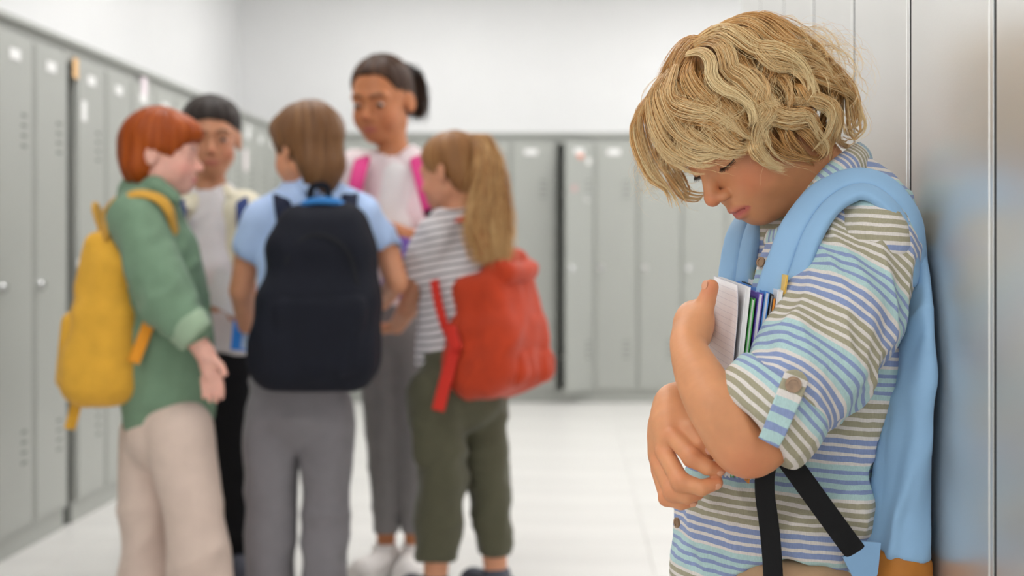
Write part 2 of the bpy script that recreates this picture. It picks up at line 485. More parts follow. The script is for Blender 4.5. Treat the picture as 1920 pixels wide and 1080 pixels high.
# ------------------------------------------------------------------ lockers
def locker_meshes(w, h, m, near=False):
    """meshes of one locker in its own frame: x along the row, -y out of the face, z up, origin bottom centre of the face"""
    out = {}
    fr = 0.014
    b = MB()
    pz0, pz1 = 0.07, h - 0.035
    b.box((-w / 2, 0.004, 0), (w / 2, 0.02, pz0 + 0.012)); b.box((-w / 2, 0.004, pz1 - 0.012), (w / 2, 0.02, h))
    yf = 0.016 if near else 0.004
    b.box((-w / 2, yf, pz0), (-w / 2 + fr, yf + .01, pz1)); b.box((w / 2 - fr, yf, pz0), (w / 2, yf + .01, pz1))
    b.box((-w / 2, 0.02, 0), (-w / 2 + 0.002, LD, h)); b.box((w / 2 - 0.002, 0.02, 0), (w / 2, LD, h))
    b.box((-w / 2, LD - 0.003, 0), (w / 2, LD, h)); b.box((-w / 2, 0.02, h - 0.003), (w / 2, LD, h)); b.box((-w / 2, 0.02, pz0 - 0.003), (w / 2, LD, pz0))
    b.box((-w / 2 + .002, 0.03, h - 0.36), (w / 2 - .002, LD - .01, h - 0.355)); b.box((-w / 2 + .002, 0.03, 0.27), (w / 2 - .002, LD - .01, 0.275))
    out['case'] = b
    if near:
        sl = MB(); sl.box((-w / 2 + .0002, -0.0112, pz0), (-w / 2 + .0048, 0.008, pz1)); sl.box((w / 2 - .0048, -0.0112, pz0), (w / 2 - .0002, 0.008, pz1)); out['door_seal'] = sl  # dark strips nearly flush with the doors, painting the shadowed gaps
    g = 0.0035
    d = MB()
    x0, x1, z0, z1 = -w / 2 + g, w / 2 - g, pz0 + g, pz1 - g
    # pressed door sheet: raised field inside a folded rim
    if near:
        g = 0.005; x0, x1 = -w / 2 + g, w / 2 - g
        d.box((x0, -0.0108, z0), (x1, 0.001, z1), 0.001)
        d.box((x0, -0.012, z0), (x0 + 0.016, -0.004, z1), 0.0005); d.box((x1 - 0.012, -0.012, z0), (x1, -0.004, z1), 0.0005)
        d.box((x0 + 0.0155, -0.0126, z0), (x1 - 0.0115, -0.004, z1), 0.0003)
    else:
        d.box((x0, -0.012, z0), (x1, 0.002, z1), 0.003)
        d.box((x0 + 0.012, -0.0155, z0 + 0.012), (x1 - 0.012, -0.0115, z1 - 0.012), 0.0016)
    out['door'] = d
    vents = []
    for zc in (h - 0.33, 0.33):
        for q in range(4):
            v = MB(); z = zc + (q - 1.5) * 0.032
            v.box((0.045, -0.0172, z - 0.005), (0.085, -0.0150, z + 0.005), 0.001); vents.append(v)
    out['vent'] = vents
    kb = MB(); kx = -w / 2 + 0.045; kz = h * 0.505
    kb.disc((kx, -0.019, kz), (0, 1, 0), 0, 0.019, 0.009); kb.disc((kx, -0.026, kz), (0, 1, 0), 0, 0.013, 0.012)
    out['lock'] = kb
    pl = MB(); pl.box((-0.05, -0.0185, h - 0.118), (0.03, -0.0150, h - 0.084), 0.001)
    out['label_holder'] = pl
    return out

PROTO = {}
def locker(w, loc, rz, label, m, group, near=False, ajar=0.0, details=True, lock=True):
    key = (round(w, 4), near)
    if key not in PROTO:
        g = locker_meshes(w, HT, m, near); pr = {}
        for nme, b in g.items():
            ll = b if isinstance(b, list) else [b]
            pr[nme] = []
            for q in ll:
                me = bpy.data.meshes.new(nme); me.from_pydata(q.v, [], q.f); me.update()
                me.materials.append({'case': m, 'door': m, 'vent': M_slot, 'door_seal': M_seamshade, 'lock': M_chrome, 'label_holder': M_plate}[nme]); pr[nme].append(me)
        PROTO[key] = pr
    pr = PROTO[key]
    L = thing('locker', label, 'locker', loc, group); L.rotation_euler = (0, 0, rz)
    def child(nme, me, par):
        o = bpy.data.objects.new(nme, me); COL.objects.link(o); o.parent = par; return o
    child('case', pr['case'][0], L)
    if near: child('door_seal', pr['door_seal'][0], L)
    dr = child('door', pr['door'][0], L)
    if ajar:
        dr.location = (w / 2, 0, 0); dr.rotation_euler = (0, 0, ajar)
        off = (-w / 2, 0, 0)
        dr.matrix_local = Matrix.Translation((w / 2 - 0.004, -0.004, 0)) @ Matrix.Rotation(ajar, 4, 'Z') @ Matrix.Translation((-w / 2 + 0.004, 0.004, 0))
    if details:
        for v in pr['vent']: child('vent', v, dr)
        child('label_holder', pr['label_holder'][0], dr)
        if lock: child('lock', pr['lock'][0], dr)
    return L

# left row (faces +x): x of the locker frame runs along -y of the place, so turn by +90 deg
WL = 0.305
left_ys = [4.84 - WL * (i + 0.5) for i in range(9)][::-1] + [4.925 + WL * (i + 0.5) for i in range(12)]
left_ys = [y for y in left_ys if y > 2.1 and y < YB]
def nth(i):
    return ['first', 'second', 'third', 'fourth', 'fifth', 'sixth', 'seventh', 'eighth', 'ninth', 'tenth', 'eleventh', 'twelfth', 'thirteenth', 'fourteenth', 'fifteenth', 'sixteenth'][i]
nb = [y for y in left_ys if y < 4.85]; na = [y for y in left_ys if y > 4.85]
for i, y in enumerate(left_ys):
    if y < 4.85:
        lab = 'grey-green metal locker in the left row, %s before the dark gap' % nth(len(nb) - 1 - nb.index(y))
    else:
        lab = 'grey-green metal locker in the left row, %s past the dark gap' % nth(na.index(y))
    locker(WL, (XL, y, 0), math.pi / 2, lab, M_locker, 'lockers of the left row')
# back row (faces -y)
WB = 0.272
def back_x(px): return (px - VX) / FPX * YB
bl_edge = back_x(1040); gap1 = back_x(1113)
xs = []
x = bl_edge - WB / 2
while x - WB / 2 > XL + .03: xs.append(x); x -= WB
xs = xs[::-1]
for i, x in enumerate(xs):
    locker(WB, (x, YB, 0), 0, 'grey locker in the back row, %s left of the half open one' % nth(len(xs) - 1 - i), M_locker, 'lockers of the back row')
aj = locker(gap1 - bl_edge, ((gap1 + bl_edge) / 2, YB, 0), 0, 'grey metal locker in the back row with its door half open and stickers on it', M_locker, 'lockers of the back row', ajar=math.radians(42))
x = gap1 + WB / 2; i = 0
while x < 3.9 and i < 10:
    locker(WB, (x, YB, 0), 0, 'grey locker in the back row, %s right of the half open one' % nth(i), M_locker, 'lockers of the back row'); x += WB; i += 1
# stickers on the half open door
ajd = [c for c in aj.children if c.name.startswith('door')][0]
for nme, (sx, sz, sw, sh), c in (('sticker', (0.00, 1.53, .045, .045), srgb(236, 132, 96)), ('sticker', (0.07, 1.49, .04, .04), srgb(226, 226, 222)),
                              ('sticker', (-0.05, 1.32, .04, .035), srgb(196, 160, 156)), ('sticker', (0.055, 1.26, .04, .04), srgb(190, 192, 188))):
    b = MB(); b.box((sx - sw / 2, -0.0172, sz - sh / 2), (sx + sw / 2, -0.0152, sz + sh / 2))
    me = bpy.data.meshes.new(nme); me.from_pydata(b.v, [], b.f); me.materials.append(mat('sticker_%d' % int(c[0] * 999), c, 0.5, 0.02)); me.update()
    o = bpy.data.objects.new(nme, me); COL.objects.link(o); o.parent = ajd
# paper notes stuck on doors of the left row
notes = [((133, 128), srgb(236, 190, 130), .05), ((149, 208), srgb(240, 240, 238), .05), ((263, 168), srgb(240, 226, 232), .07), ((461, 245), srgb(240, 240, 238), .05), ((455, 300), srgb(236, 226, 226), .08), ((141, 505), srgb(244, 244, 242), .05)]
for i, ((px, py), c, sz) in enumerate(notes):
    d = FPX * XL / (px - VX); z = EYE - (py - VY) / FPX * d
    b = MB(); b.box((XL + 0.0162, d - sz / 2, z - sz * .7), (XL + 0.0172, d + sz / 2, z + sz * .7))
    o = b.build('paper_note', mat('note_paper_%d' % i, c, 0.6, 0.02))
    tag(o, ['small orange paper note by the gap on a left row locker', 'small white paper note high on the first locker past the gap', 'pinkish paper note near the top of a left locker above the red-haired child', 'small white paper note on a far left locker right of the dark-haired child', 'tall pale paper note on a far left locker behind the dark-haired child', 'white paper tag on the left locker behind the yellow backpack'][i], 'note')
# right row (faces -x): lockers at the boy's back
WR = 0.32
ry = [1.276 + WR * (i - 0.5) for i in range(-3, 7)]
for i, y in enumerate(ry):
    locker(WR, (XR, y, 0), -math.pi / 2, ['silver-grey locker at the near end of the right row, beside the camera', 'second silver-grey locker from the near end of the right row', 'third silver-grey locker from the near end of the right row', 'wide silver-grey locker at the right edge of the picture', 'silver-grey locker right behind the blue backpack',
           'silver-grey locker behind the blond boy\'s collar', 'silver-grey locker just past the blond boy\'s hair', 'silver-grey locker in the right row, sixth from the camera', 'silver-grey locker in the right row, last but one', 'silver-grey locker at the far end of the right row'][i], M_near, 'lockers of the right row', near=True, details=False)
# top caps and plinths of the rows
def trim(i, lo, hi, m):
    b = MB(); b.box(lo, hi, 0.002); struct(b.build('trim_%d' % i, m))
trim(1, (XL - LD, left_ys[0] - WL / 2, HT), (XL + 0.018, YB + LD, HT + 0.02), M_locker)
trim(2, (XL + 0.02, YB - 0.018, HT), (3.8, YB + LD, HT + 0.02), M_locker)
trim(3, (XR - 0.004, ry[0] - WR / 2, HT), (XR + LD, 3.2, HT + 0.02), M_near)
trim(4, (XL - LD + 0.03, 4.841, 0.0), (XL - 0.015, 4.924, HT - 0.06), M_gapshade)  # dark box filling the gap, stands in for the shade inside it
trim(5, (XL - 0.10, 4.8415, HT - 0.06), (XL - 0.002, 4.9235, HT - 0.001), M_locker)
trim(6, (XL + 0.001, YB + 0.002, 0.0), (xs[0] - WB / 2 - .001, YB + .03, HT - .001), M_locker)
# ------------------------------------------------------------------ people: shared builders
def skin_mat(name, base, lip, blush, rough=0.48):
    m = bpy.data.materials.new(name); m.use_nodes = True; t = NT(m); b = t.b
    tc = t.new('ShaderNodeTexCoord'); nz = t.new('ShaderNodeTexNoise'); nz.inputs['Scale'].default_value = 45; nz.inputs['Detail'].default_value = 5
    t.link(tc.outputs['Object'], nz.inputs['Vector'])
    c = np.array(base[:3])
    r = t.ramp([(0.3, tuple(c * 0.93) + (1,)), (0.7, tuple(np.minimum(c * 1.06, 1)) + (1,))], nz.outputs['Fac'])
    cur = r.outputs[0]
    for att, col in (('blush', blush), ('lip', lip), ('brow', None)):
        a = t.new('ShaderNodeAttribute', attribute_name=att)
        mx = t.new('ShaderNodeMixRGB'); t.link(a.outputs['Fac'], mx.inputs[0]); t.link(cur, mx.inputs[1])
        if col is None: mx.inputs[2].default_value = tuple(c * 0.22) + (1,)
        else: mx.inputs[2].default_value = col
        cur = mx.outputs[0]
    t.link(cur, b.inputs['Base Color'])
    b.inputs['Roughness'].default_value = rough; b.inputs['Specular IOR Level'].default_value = 0.4
    b.inputs['Subsurface Weight'].default_value = 0.18; b.inputs['Subsurface Radius'].default_value = (1.0, 0.32, 0.16); b.inputs['Subsurface Scale'].default_value = 0.005
    n2 = t.new('ShaderNodeTexNoise'); n2.inputs['Scale'].default_value = 900; t.link(tc.outputs['Object'], n2.inputs['Vector'])
    bp = t.new('ShaderNodeBump'); bp.inputs['Strength'].default_value = 0.08; bp.inputs['Distance'].default_value = 0.0006
    t.link(n2.outputs['Fac'], bp.inputs['Height']); t.link(bp.outputs[0], b.inputs['Normal'])
    return m

class Frame:
    """a head's own frame: x forward, y to its left, z up; s = size"""
    def __init__(s, c, fwd, up, size=1.0):
        s.c = np.array(c, float); f = nrm(fwd); u = np.array(up, float); u = nrm(u - f * (u @ f)); l = np.cross(u, f)
        s.R = np.stack([f, l, u], 1); s.s = size
    def w(s, p): return s.c + s.R @ (np.asarray(p, float) * s.s)
    def inv(s, V): return (np.asarray(V) - s.c) @ s.R / s.s

def yaw_pitch(yaw, pitch, roll=0.0):
    """facing: yaw 0 looks along -x of the place, +90 towards the camera; pitch down positive"""
    a, b, c = (math.radians(q) for q in (yaw, pitch, roll))
    f = np.array([-math.cos(b) * math.cos(a), -math.cos(b) * math.sin(a), -math.sin(b)])
    u = np.array([-math.sin(b) * math.cos(a), -math.sin(b) * math.sin(a), math.cos(b)])
    l = np.cross(u, f)
    return f, u * math.cos(c) + l * math.sin(c)

def add_head(F, fr, fine=True, ears=True, lids=True, neck=None, neck_r=(0.042, 0.045)):
    w, s, R = fr.w, fr.s, fr.R
    E = lambda c, r, k=0.012, op='u', RR=None: F.ell(w(c), np.array(r, float) * s if not np.isscalar(r) else r * s, R if RR is None else R @ RR, k * s, op)
    C = lambda a, b, ra, rb, k=0.012, op='u': F.cap(w(a), w(b), ra * s, rb * s, k * s, op)
    E((-.008, 0, .036), (.092, .073, .080), 0.0)
    E((.026, 0, -.026), (.054, .056, .062), 0.03)
    if neck is not None:
        F.chain([w((-.03, 0, -.03))] + [np.asarray(q) for q in neck], [0.045 * s] + list(neck_r), 0.02)
    for q in (1, -1):
        C((-.004, q * .045, -.048), (.046, q * .016, -.082), .017, .0155, .03)
        E((.048, q * .034, -.036), (.028, .023, .027), .024)
    E((.064, 0, -.082), (.0155, .018, .0145), .02)
    E((.064, 0, -.056), (.024, .026, .024), .02)
    for q in (1, -1): C((.080, q * .010, .021), (.070, q * .045, .020), .008, .007, .02)
    for q in (1, -1): E((.094, q * .0315, .001), (.018, .0185, .0125), .014, 's')
    C((.079, 0, .006), (.099, 0, -.026), .0068, .0085, .012)
    E((.1005, 0, -.0305), (.0098, .0098, .0092), .006)
    for q in (1, -1): E((.0915, q * .0105, -.0345), (.0085, .0062, .0068), .005)
    if lids:
        for q in (1, -1):
            E((.0655, q * .0315, .0), (.0160, .0165, .0155), .004)
            if fine:
                cre = [np.array([.0655 + .0168 * math.cos(a) * math.cos(e), q * (.0315 + .0170 * math.sin(a)), .0160 * math.sin(e)]) for a, e in [(-1.0, .25), (-.5, .50), (0, .58), (.5, .50), (.95, .25)]]
                F.chain([w(p) for p in cre], [.0006 * s] * 5, .0018 * s, 's')
    if fine:
        for q in (1, -1): E((.0965, q * .0058, -.0415), (.0052, .0028, .0036), .002, 's')
    up = [(.071, .0215, -.0605), (.083, .012, -.0582), (.0885, .0045, -.0570), (.0885, 0, -.0578), (.0885, -.0045, -.0570), (.083, -.012, -.0582), (.071, -.0215, -.0605)]
    lo = [(.071, .0190, -.0625), (.081, .011, -.0668), (.0850, .004, -.0682), (.0850, -.004, -.0682), (.081, -.011, -.0668), (.071, -.0190, -.0625)]
    F.chain([w(p) for p in up], [x * s for x in (.0022, .0042, .0050, .0046, .0050, .0042, .0022)], .004 * s)
    F.chain([w(p) for p in lo], [x * s for x in (.0025, .0052, .0058, .0058, .0052, .0025)], .004 * s)
    if fine:
        gr = [(.0740, .0235, -.0610), (.0870, .011, -.0624), (.0925, .0, -.0625), (.0870, -.011, -.0624), (.0740, -.0235, -.0610)]
        F.chain([w(p) for p in gr], [x * s for x in (.0009, .0014, .0015, .0014, .0009)], .0025 * s, 's')
    if ears:
        for q in (1, -1):
            a = math.radians(-22 * q); RR = np.array([[math.cos(a), -math.sin(a), 0], [math.sin(a), math.cos(a), 0], [0, 0, 1]])
            E((-.014, q * .0765, -.004), (.018, .0065, .029), .006, 'u', RR)
            E((-.012, q * .0835, -.002), (.010, .005, .018), .004, 's', RR)

def face_attrs(V, fr, brow=1.0):
    p = fr.inv(V); x, y, z = p.T; ay = np.abs(y)
    lip_c = -.0622 + 0.0 * ay; hw = np.clip(1 - (ay / .0225) ** 2, 0, 1) ** 0.6
    lip = np.clip(1.25 - np.abs(z - lip_c + .0008) / (.0105 * hw + 1e-5), 0, 1) * np.clip((x - .068) * 400, 0, 1) * (ay < .0235)
    bl = np.exp(-(((x - .060) / .03) ** 2 + ((ay - .042) / .022) ** 2 + ((z + .034) / .022) ** 2)) * .75
    bl = np.maximum(bl, np.exp(-(((x - .104) / .014) ** 2 + (y / .014) ** 2 + ((z + .032) / .012) ** 2)) * .75)
    t = (ay - .012) / .034
    zb = .0195 + .0055 * np.sin(np.clip(t, 0, 1) * 2.4)
    br = brow * np.clip(1.4 - np.abs(z - zb) / .0042, 0, 1) * (t > 0) * (t < 1) * (x > .04)
    return {'lip': np.clip(lip, 0, 1), 'blush': np.clip(bl, 0, 1), 'brow': np.clip(br, 0, 1)}

def add_eyes(fr, parent, iris, look=(1, 0, 0)):
    """open eyes: two eyeballs with an iris, for the children who look at each other"""
    for q in (1, -1):
        b = MB(); c = np.array([.0690, q * .0315, .0])
        bm = bmesh.new(); bmesh.ops.create_uvsphere(bm, u_segments=16, v_segments=10, radius=.0142)
        bm.verts.index_update()
        v = np.array([fr.w(c + np.array(x.co[:]) * np.array([1, .86, .50])) for x in bm.verts]); f = [[x.index for x in p.verts] for p in bm.faces]; bm.free()
        e = mkmesh('eye', v, f, MATS['eye_white'], parent)
        b.disc(fr.w(c + nrm(look) * .0138), fr.R @ nrm(look), 0, .0066 * fr.s, .0024, 16)
        b.build('iris', iris, e)

MATS['eye_white'] = mat('eye_white', srgb(228, 222, 216), 0.25, 0.01)
M_iris = mat('brown_iris', srgb(52, 34, 24), 0.2, 0.05)
M_lash = mat('dark_lashes', srgb(58, 40, 28), 0.5, 0.05)

def join_parts(parts):
    V = []; Fc = []; n = 0
    for (v, f) in parts:
        V.append(v); Fc.append(f + n); n += len(v)
    return np.vstack(V), np.vstack(Fc)

def fabric_mat(name, col, rough=0.85, noise=0.05, weave=900.0, wv=0.25, sheen=0.15, nscale=25.0):
    """woven cloth: small weave relief and soft tonal mottling"""
    if name in MATS: return MATS[name]
    m = bpy.data.materials.new(name); m.use_nodes = True; t = NT(m); b = t.b
    tc = t.new('ShaderNodeTexCoord')
    nz = t.new('ShaderNodeTexNoise'); nz.inputs['Scale'].default_value = nscale; nz.inputs['Detail'].default_value = 5; t.link(tc.outputs['Object'], nz.inputs['Vector'])
    c = np.array(col[:3]); r = t.ramp([(0.3, tuple(c * (1 - noise)) + (1,)), (0.7, tuple(np.minimum(c * (1 + noise), 1)) + (1,))], nz.outputs['Fac'])
    t.link(r.outputs[0], b.inputs['Base Color']); b.inputs['Roughness'].default_value = rough
    b.inputs['Sheen Weight'].default_value = sheen; b.inputs['Specular IOR Level'].default_value = 0.3
    w = t.new('ShaderNodeTexNoise'); w.inputs['Scale'].default_value = weave; t.link(tc.outputs['Object'], w.inputs['Vector'])
    bp = t.new('ShaderNodeBump'); bp.inputs['Strength'].default_value = wv; bp.inputs['Distance'].default_value = 0.0006
    t.link(w.outputs['Fac'], bp.inputs['Height']); t.link(bp.outputs[0], b.inputs['Normal'])
    MATS[name] = m; return m

def stripe_mat(name, stops, period, rough=0.85, slub=0.16):
    """cloth striped along the vertex attribute s (metres); stops = colour bands over one period"""
    m = bpy.data.materials.new(name); m.use_nodes = True; t = NT(m); b = t.b
    a = t.new('ShaderNodeAttribute', attribute_name='s')
    tc = t.new('ShaderNodeTexCoord')
    nz = t.new('ShaderNodeTexNoise'); nz.inputs['Scale'].default_value = 70; nz.inputs['Detail'].default_value = 2; t.link(tc.outputs['Object'], nz.inputs['Vector'])
    ad = t.new('ShaderNodeMath', operation='MULTIPLY_ADD'); t.link(nz.outputs['Fac'], ad.inputs[0]); ad.inputs[1].default_value = 0.0016; t.link(a.outputs['Fac'], ad.inputs[2])
    dv = t.new('ShaderNodeMath', operation='DIVIDE'); t.link(ad.outputs[0], dv.inputs[0]); dv.inputs[1].default_value = period
    fr = t.new('ShaderNodeMath', operation='FRACT'); t.link(dv.outputs[0], fr.inputs[0])
    # thread slubs: stretched noise lightens and darkens the yarn a little
    n2 = t.new('ShaderNodeTexNoise'); n2.inputs['Scale'].default_value = 1.0; n2.inputs['Detail'].default_value = 4
    mp = t.new('ShaderNodeMapping'); mp.inputs['Scale'].default_value = (900, 900, 140); t.link(tc.outputs['Object'], mp.inputs[0]); t.link(mp.outputs[0], n2.inputs['Vector'])
    if len(stops) <= 30:
        r = t.ramp(stops, fr.outputs[0], 'CONSTANT'); col = r.outputs[0]
    else:
        half = len(stops) // 2; cutp = stops[half][0]
        r1 = t.ramp(stops[:half], fr.outputs[0], 'CONSTANT'); r2 = t.ramp(stops[half:], fr.outputs[0], 'CONSTANT')
        gt = t.new('ShaderNodeMath', operation='GREATER_THAN'); t.link(fr.outputs[0], gt.inputs[0]); gt.inputs[1].default_value = cutp - 1e-5
        mx0 = t.new('ShaderNodeMixRGB'); t.link(gt.outputs[0], mx0.inputs[0]); t.link(r1.outputs[0], mx0.inputs[1]); t.link(r2.outputs[0], mx0.inputs[2]); col = mx0.outputs[0]
    g = t.ramp([(0.25, (1 - slub,) * 3 + (1,)), (0.75, (1 + slub * .3,) * 3 + (1,))], n2.outputs['Fac'])
    mx = t.new('ShaderNodeMixRGB', blend_type='MULTIPLY'); mx.inputs[0].default_value = 1.0; t.link(col, mx.inputs[1]); t.link(g.outputs[0], mx.inputs[2])
    t.link(mx.outputs[0], b.inputs['Base Color']); b.inputs['Roughness'].default_value = rough; b.inputs['Specular IOR Level'].default_value = 0.25
    b.inputs['Sheen Weight'].default_value = 0.1
    bp = t.new('ShaderNodeBump'); bp.inputs['Strength'].default_value = 0.10; bp.inputs['Distance'].default_value = 0.0004
    t.link(n2.outputs['Fac'], bp.inputs['Height']); t.link(bp.outputs[0], b.inputs['Normal'])
    return m

def hair_mat(name, dark, mid, light, rough=0.30, spec=0.6):
    """strands: 'tone' picks the shade, 'u' runs from root to tip"""
    m = bpy.data.materials.new(name); m.use_nodes = True; t = NT(m); b = t.b
    a = t.new('ShaderNodeAttribute', attribute_name='tone')
    r = t.ramp([(0.0, dark), (0.5, mid), (1.0, light)], a.outputs['Fac'])
    t.link(r.outputs[0], b.inputs['Base Color']); b.inputs['Roughness'].default_value = rough
    b.inputs['Specular IOR Level'].default_value = spec
    return m

def strand_mesh(name, Q, rad, tone, material, parent, sides=3):
    """Q (n strands, m points, 3): thin tapering tubes in one mesh"""
    n, m, _ = Q.shape
    T = np.gradient(Q, axis=1); T /= np.linalg.norm(T, axis=2, keepdims=True) + 1e-12
    ref = np.array([0.37, 0.61, 0.70]); U = np.cross(T, ref); U /= np.linalg.norm(U, axis=2, keepdims=True) + 1e-9
    W = np.cross(T, U)
    V = np.empty((n, m, sides, 3), np.float32)
    for k in range(sides):
        q = 2 * math.pi * k / sides
        V[:, :, k] = Q + (U * math.cos(q) + W * math.sin(q)) * rad[..., None]
    base = (np.arange(n)[:, None, None] * m + np.arange(m - 1)[None, :, None]) * sides
    k0 = np.arange(sides)[None, None]; k1 = (k0 + 1) % sides
    Fc = np.stack([base + k0, base + k1, base + sides + k1, base + sides + k0], -1).reshape(-1, 4)
    at = np.repeat(tone.reshape(n, m), sides, axis=1).reshape(n, m, sides) if False else np.broadcast_to(tone[:, :, None], (n, m, sides))
    return mkmesh(name, V.reshape(-1, 3), Fc.astype(np.int32), material, parent, True, {'tone': np.ascontiguousarray(at).reshape(-1)})
# ------------------------------------------------------------------ the blond boy leaning on the right lockers
boy = thing('person', 'blond wavy-haired boy in a striped shirt hugging notebooks against the lockers', 'person', P(1440, 1200, 1.57) * np.array([1, 1, 0]))
M_skin = skin_mat('boy_skin', srgb(214, 150, 106), srgb(190, 102, 92), srgb(206, 118, 82))
fwd, upv = yaw_pitch(30, 41.5, -9.5)
HF = Frame(P(1403, 236, 1.565), fwd, upv, 0.915)
parts = []
F = Field(HF.c + [-.16, -.13, -.18], HF.c + [.19, .14, .16], 0.0016)
add_head(F, HF, True, True, True, neck=[P(1520, 330, 1.575), P(1575, 430, 1.58)], neck_r=(0.042, 0.05))
hv, hf = F.mesh(1)
parts.append((hv, hf))
# ---- arms and hands
def finger(F, pts, rad, k=0.004):
    F.chain(pts, rad, k)
def px(L): return [P(*q) for q in L]
F = Field(P(1205, 940, 1.36) - [0, 0, .03], P(1560, 500, 1.74) + [0, 0, .03], 0.0018)
# near (left) arm
F.chain(px([(1560, 640, 1.45), (1470, 770, 1.41), (1404, 840, 1.392), (1352, 778, 1.385), (1316, 715, 1.40), (1291, 652, 1.43), (1298, 622, 1.45), (1306, 598, 1.475)]), [.032, .031, .0300, .0285, .0250, .0188, .0205, .0190], .01, soft=True)
# its hand: palm laid on the page, thumb up along the edge, fingers round the far side
F.ell(P(1300, 600, 1.46), (.0165, .014, .016), None, .012)
F.ell(P(1292, 592, 1.475), .0115, None, .008)
F.chain(px([(1297, 640, 1.44), (1312, 600, 1.45), (1324, 566, 1.452), (1333, 538, 1.455)]), [.013, .0118, .0095, .0082], .008)
for i, (yy, ln) in enumerate(((582, 1.0), (600, 1.06), (620, 1.0), (640, .85))):
    a = P(1300 - 3 * i, yy, 1.475); b_ = P(1306 - 2 * i, yy - 6, 1.53); c_ = P(1322, yy - 8, 1.575 + .02 * ln); d_ = P(1352, yy - 8, 1.615)
    F.chain([a, b_, c_, d_], [.0092, .0086, .0080, .0068], .004)
# far (right) forearm and hand
F.chain(px([(1460, 600, 1.71), (1395, 775, 1.70), (1320, 760, 1.585), (1268, 752, 1.492), (1258, 790, 1.462), (1256, 822, 1.447)]), [.028, .029, .025, .0195, .0190, .0150], .012, soft=True)
F.chain(px([(1262, 760, 1.485), (1245, 800, 1.470), (1241, 850, 1.462)]), [.0165, .0150, .0135], .012)
F.chain(px([(1256, 770, 1.49), (1242, 820, 1.475), (1240, 876, 1.472)]), [.0140, .0130, .0110], .012)
fing = [[(1261, 818, 1.437), (1297, 858, 1.412), (1326, 876, 1.408), (1349, 880, 1.412)],
        [(1245, 846, 1.443), (1276, 903, 1.415), (1315, 915, 1.408), (1343, 905, 1.412)],
        [(1235, 868, 1.455), (1261, 922, 1.428), (1288, 931, 1.420), (1308, 926, 1.422)],
        [(1236, 886, 1.470), (1250, 934, 1.442), (1277, 944, 1.432), (1298, 940, 1.432)]]
for q, rr in zip(fing, ([.0092, .0089, .0080, .0068], [.0094, .0092, .0082, .0070], [.0090, .0088, .0078, .0066], [.0080, .0076, .0068, .0058])):
    pts = px(q); F.chain(pts, rr, .003)
    F.ell(pts[1], rr[1] * 1.06, None, .004)
F.chain(px([(1276, 780, 1.462), (1296, 806, 1.440), (1315, 833, 1.428), (1329, 850, 1.424)]), [.0120, .0098, .0092, .0078], .008)
av, af = F.mesh(1)
parts.append((av, af))
# ---- torso and legs under the clothes
TF = np.array([-.86, -.50, 0.0]); TL = np.array([.50, -.86, 0.0])
F = Field((P(1150, 0, 1.57)[0], 1.30, 0.0), (XR - .03, 1.86, P(0, 380, 1.57)[2]), 0.006)
F.chain(px([(1570, 450, 1.58), (1548, 640, 1.575), (1478, 830, 1.57), (1442, 1060, 1.57)]), [.075, .095, .085, .092], .03, flat=(TF, .68))
HIPL, HIPR = P(1442, 1110, 1.57) + TL * .05, P(1442, 1110, 1.57) - TL * .05
footc = np.array([HIPL[0] - .03, 1.57, 0])
LEGS = []
for sg, hip in ((1, HIPL), (-1, HIPR)):
    knee = hip + np.array([-.035, -.01, -.265]); ank = np.array([hip[0] + .005, hip[1] - .005, .075]) + TL * sg * .012
    F.chain([hip, knee, ank, ank - [0, 0, .03]], [.062, .043, .03, .03], .02); LEGS.append((hip, knee, ank))
tv, tf_ = F.mesh(1)
parts.append((tv, tf_))
bv, bf = join_parts(parts)
at = face_attrs(bv, HF, 0.5)
near_head = np.arange(len(bv)) < len(hv)
for kk in at: at[kk] = at[kk] * near_head
# knuckles, elbow and fingertips are a little redder
red = np.zeros(len(bv))
for q in fing:
    for j, wgt in ((0, .5), (1, .6), (3, .7)):
        red = np.maximum(red, wgt * np.exp(-(np.linalg.norm(bv - P(*q[j]), axis=1) / .010) ** 2))
red = np.maximum(red, .5 * np.exp(-(np.linalg.norm(bv - P(1404, 880, 1.37), axis=1) / .03) ** 2))
red = np.maximum(red, .6 * np.exp(-(np.linalg.norm(bv - P(1333, 540, 1.445), axis=1) / .012) ** 2))
at['blush'] = np.maximum(at['blush'], red)
body = mkmesh('body', bv, bf, M_skin, boy, True, at)
# nails
M_nail = mat('fingernail', srgb(218, 158, 124), 0.22, 0.02)
def nail(c, n, d, w, l):
    n = nrm(n); d = nrm(np.asarray(d) - n * np.dot(d, n)); R = np.stack([d, np.cross(n, d), n], 1)
    bm = bmesh.new(); bmesh.ops.create_uvsphere(bm, u_segments=14, v_segments=8, radius=1.0); bm.verts.index_update()
    v = np.array([c + R @ (np.array(x.co[:]) * np.array([l * .85, w * .82, .0008])) for x in bm.verts]); f = [[x.index for x in p.verts] for p in bm.faces]; bm.free()
    mkmesh('fingernail', v, f, M_nail, boy)
nail(P(1331, 538, 1.455) + np.array([-.0060, -.0050, .002]), (-.75, -.62, .2), (.3, .1, 1), .0052, .0062)
nail(P(1330, 849, 1.424) + np.array([-.001, -.0078, .003]), (-.15, -.9, .35), (.6, 0, -.8), .0050, .0058)
nail(P(1346, 880, 1.412) + np.array([.002, -.0058, -.003]), (.3, -.85, -.4), (.9, 0, -.2), .0040, .0046)
nail(P(1341, 907, 1.412) + np.array([.002, -.0060, -.002]), (.3, -.9, -.3), (.9, 0, .3), .0042, .0048)
nail(P(1297, 941, 1.432) + np.array([.001, -.0048, -.002]), (.2, -.9, -.3), (.9, 0, .1), .0036, .0044)
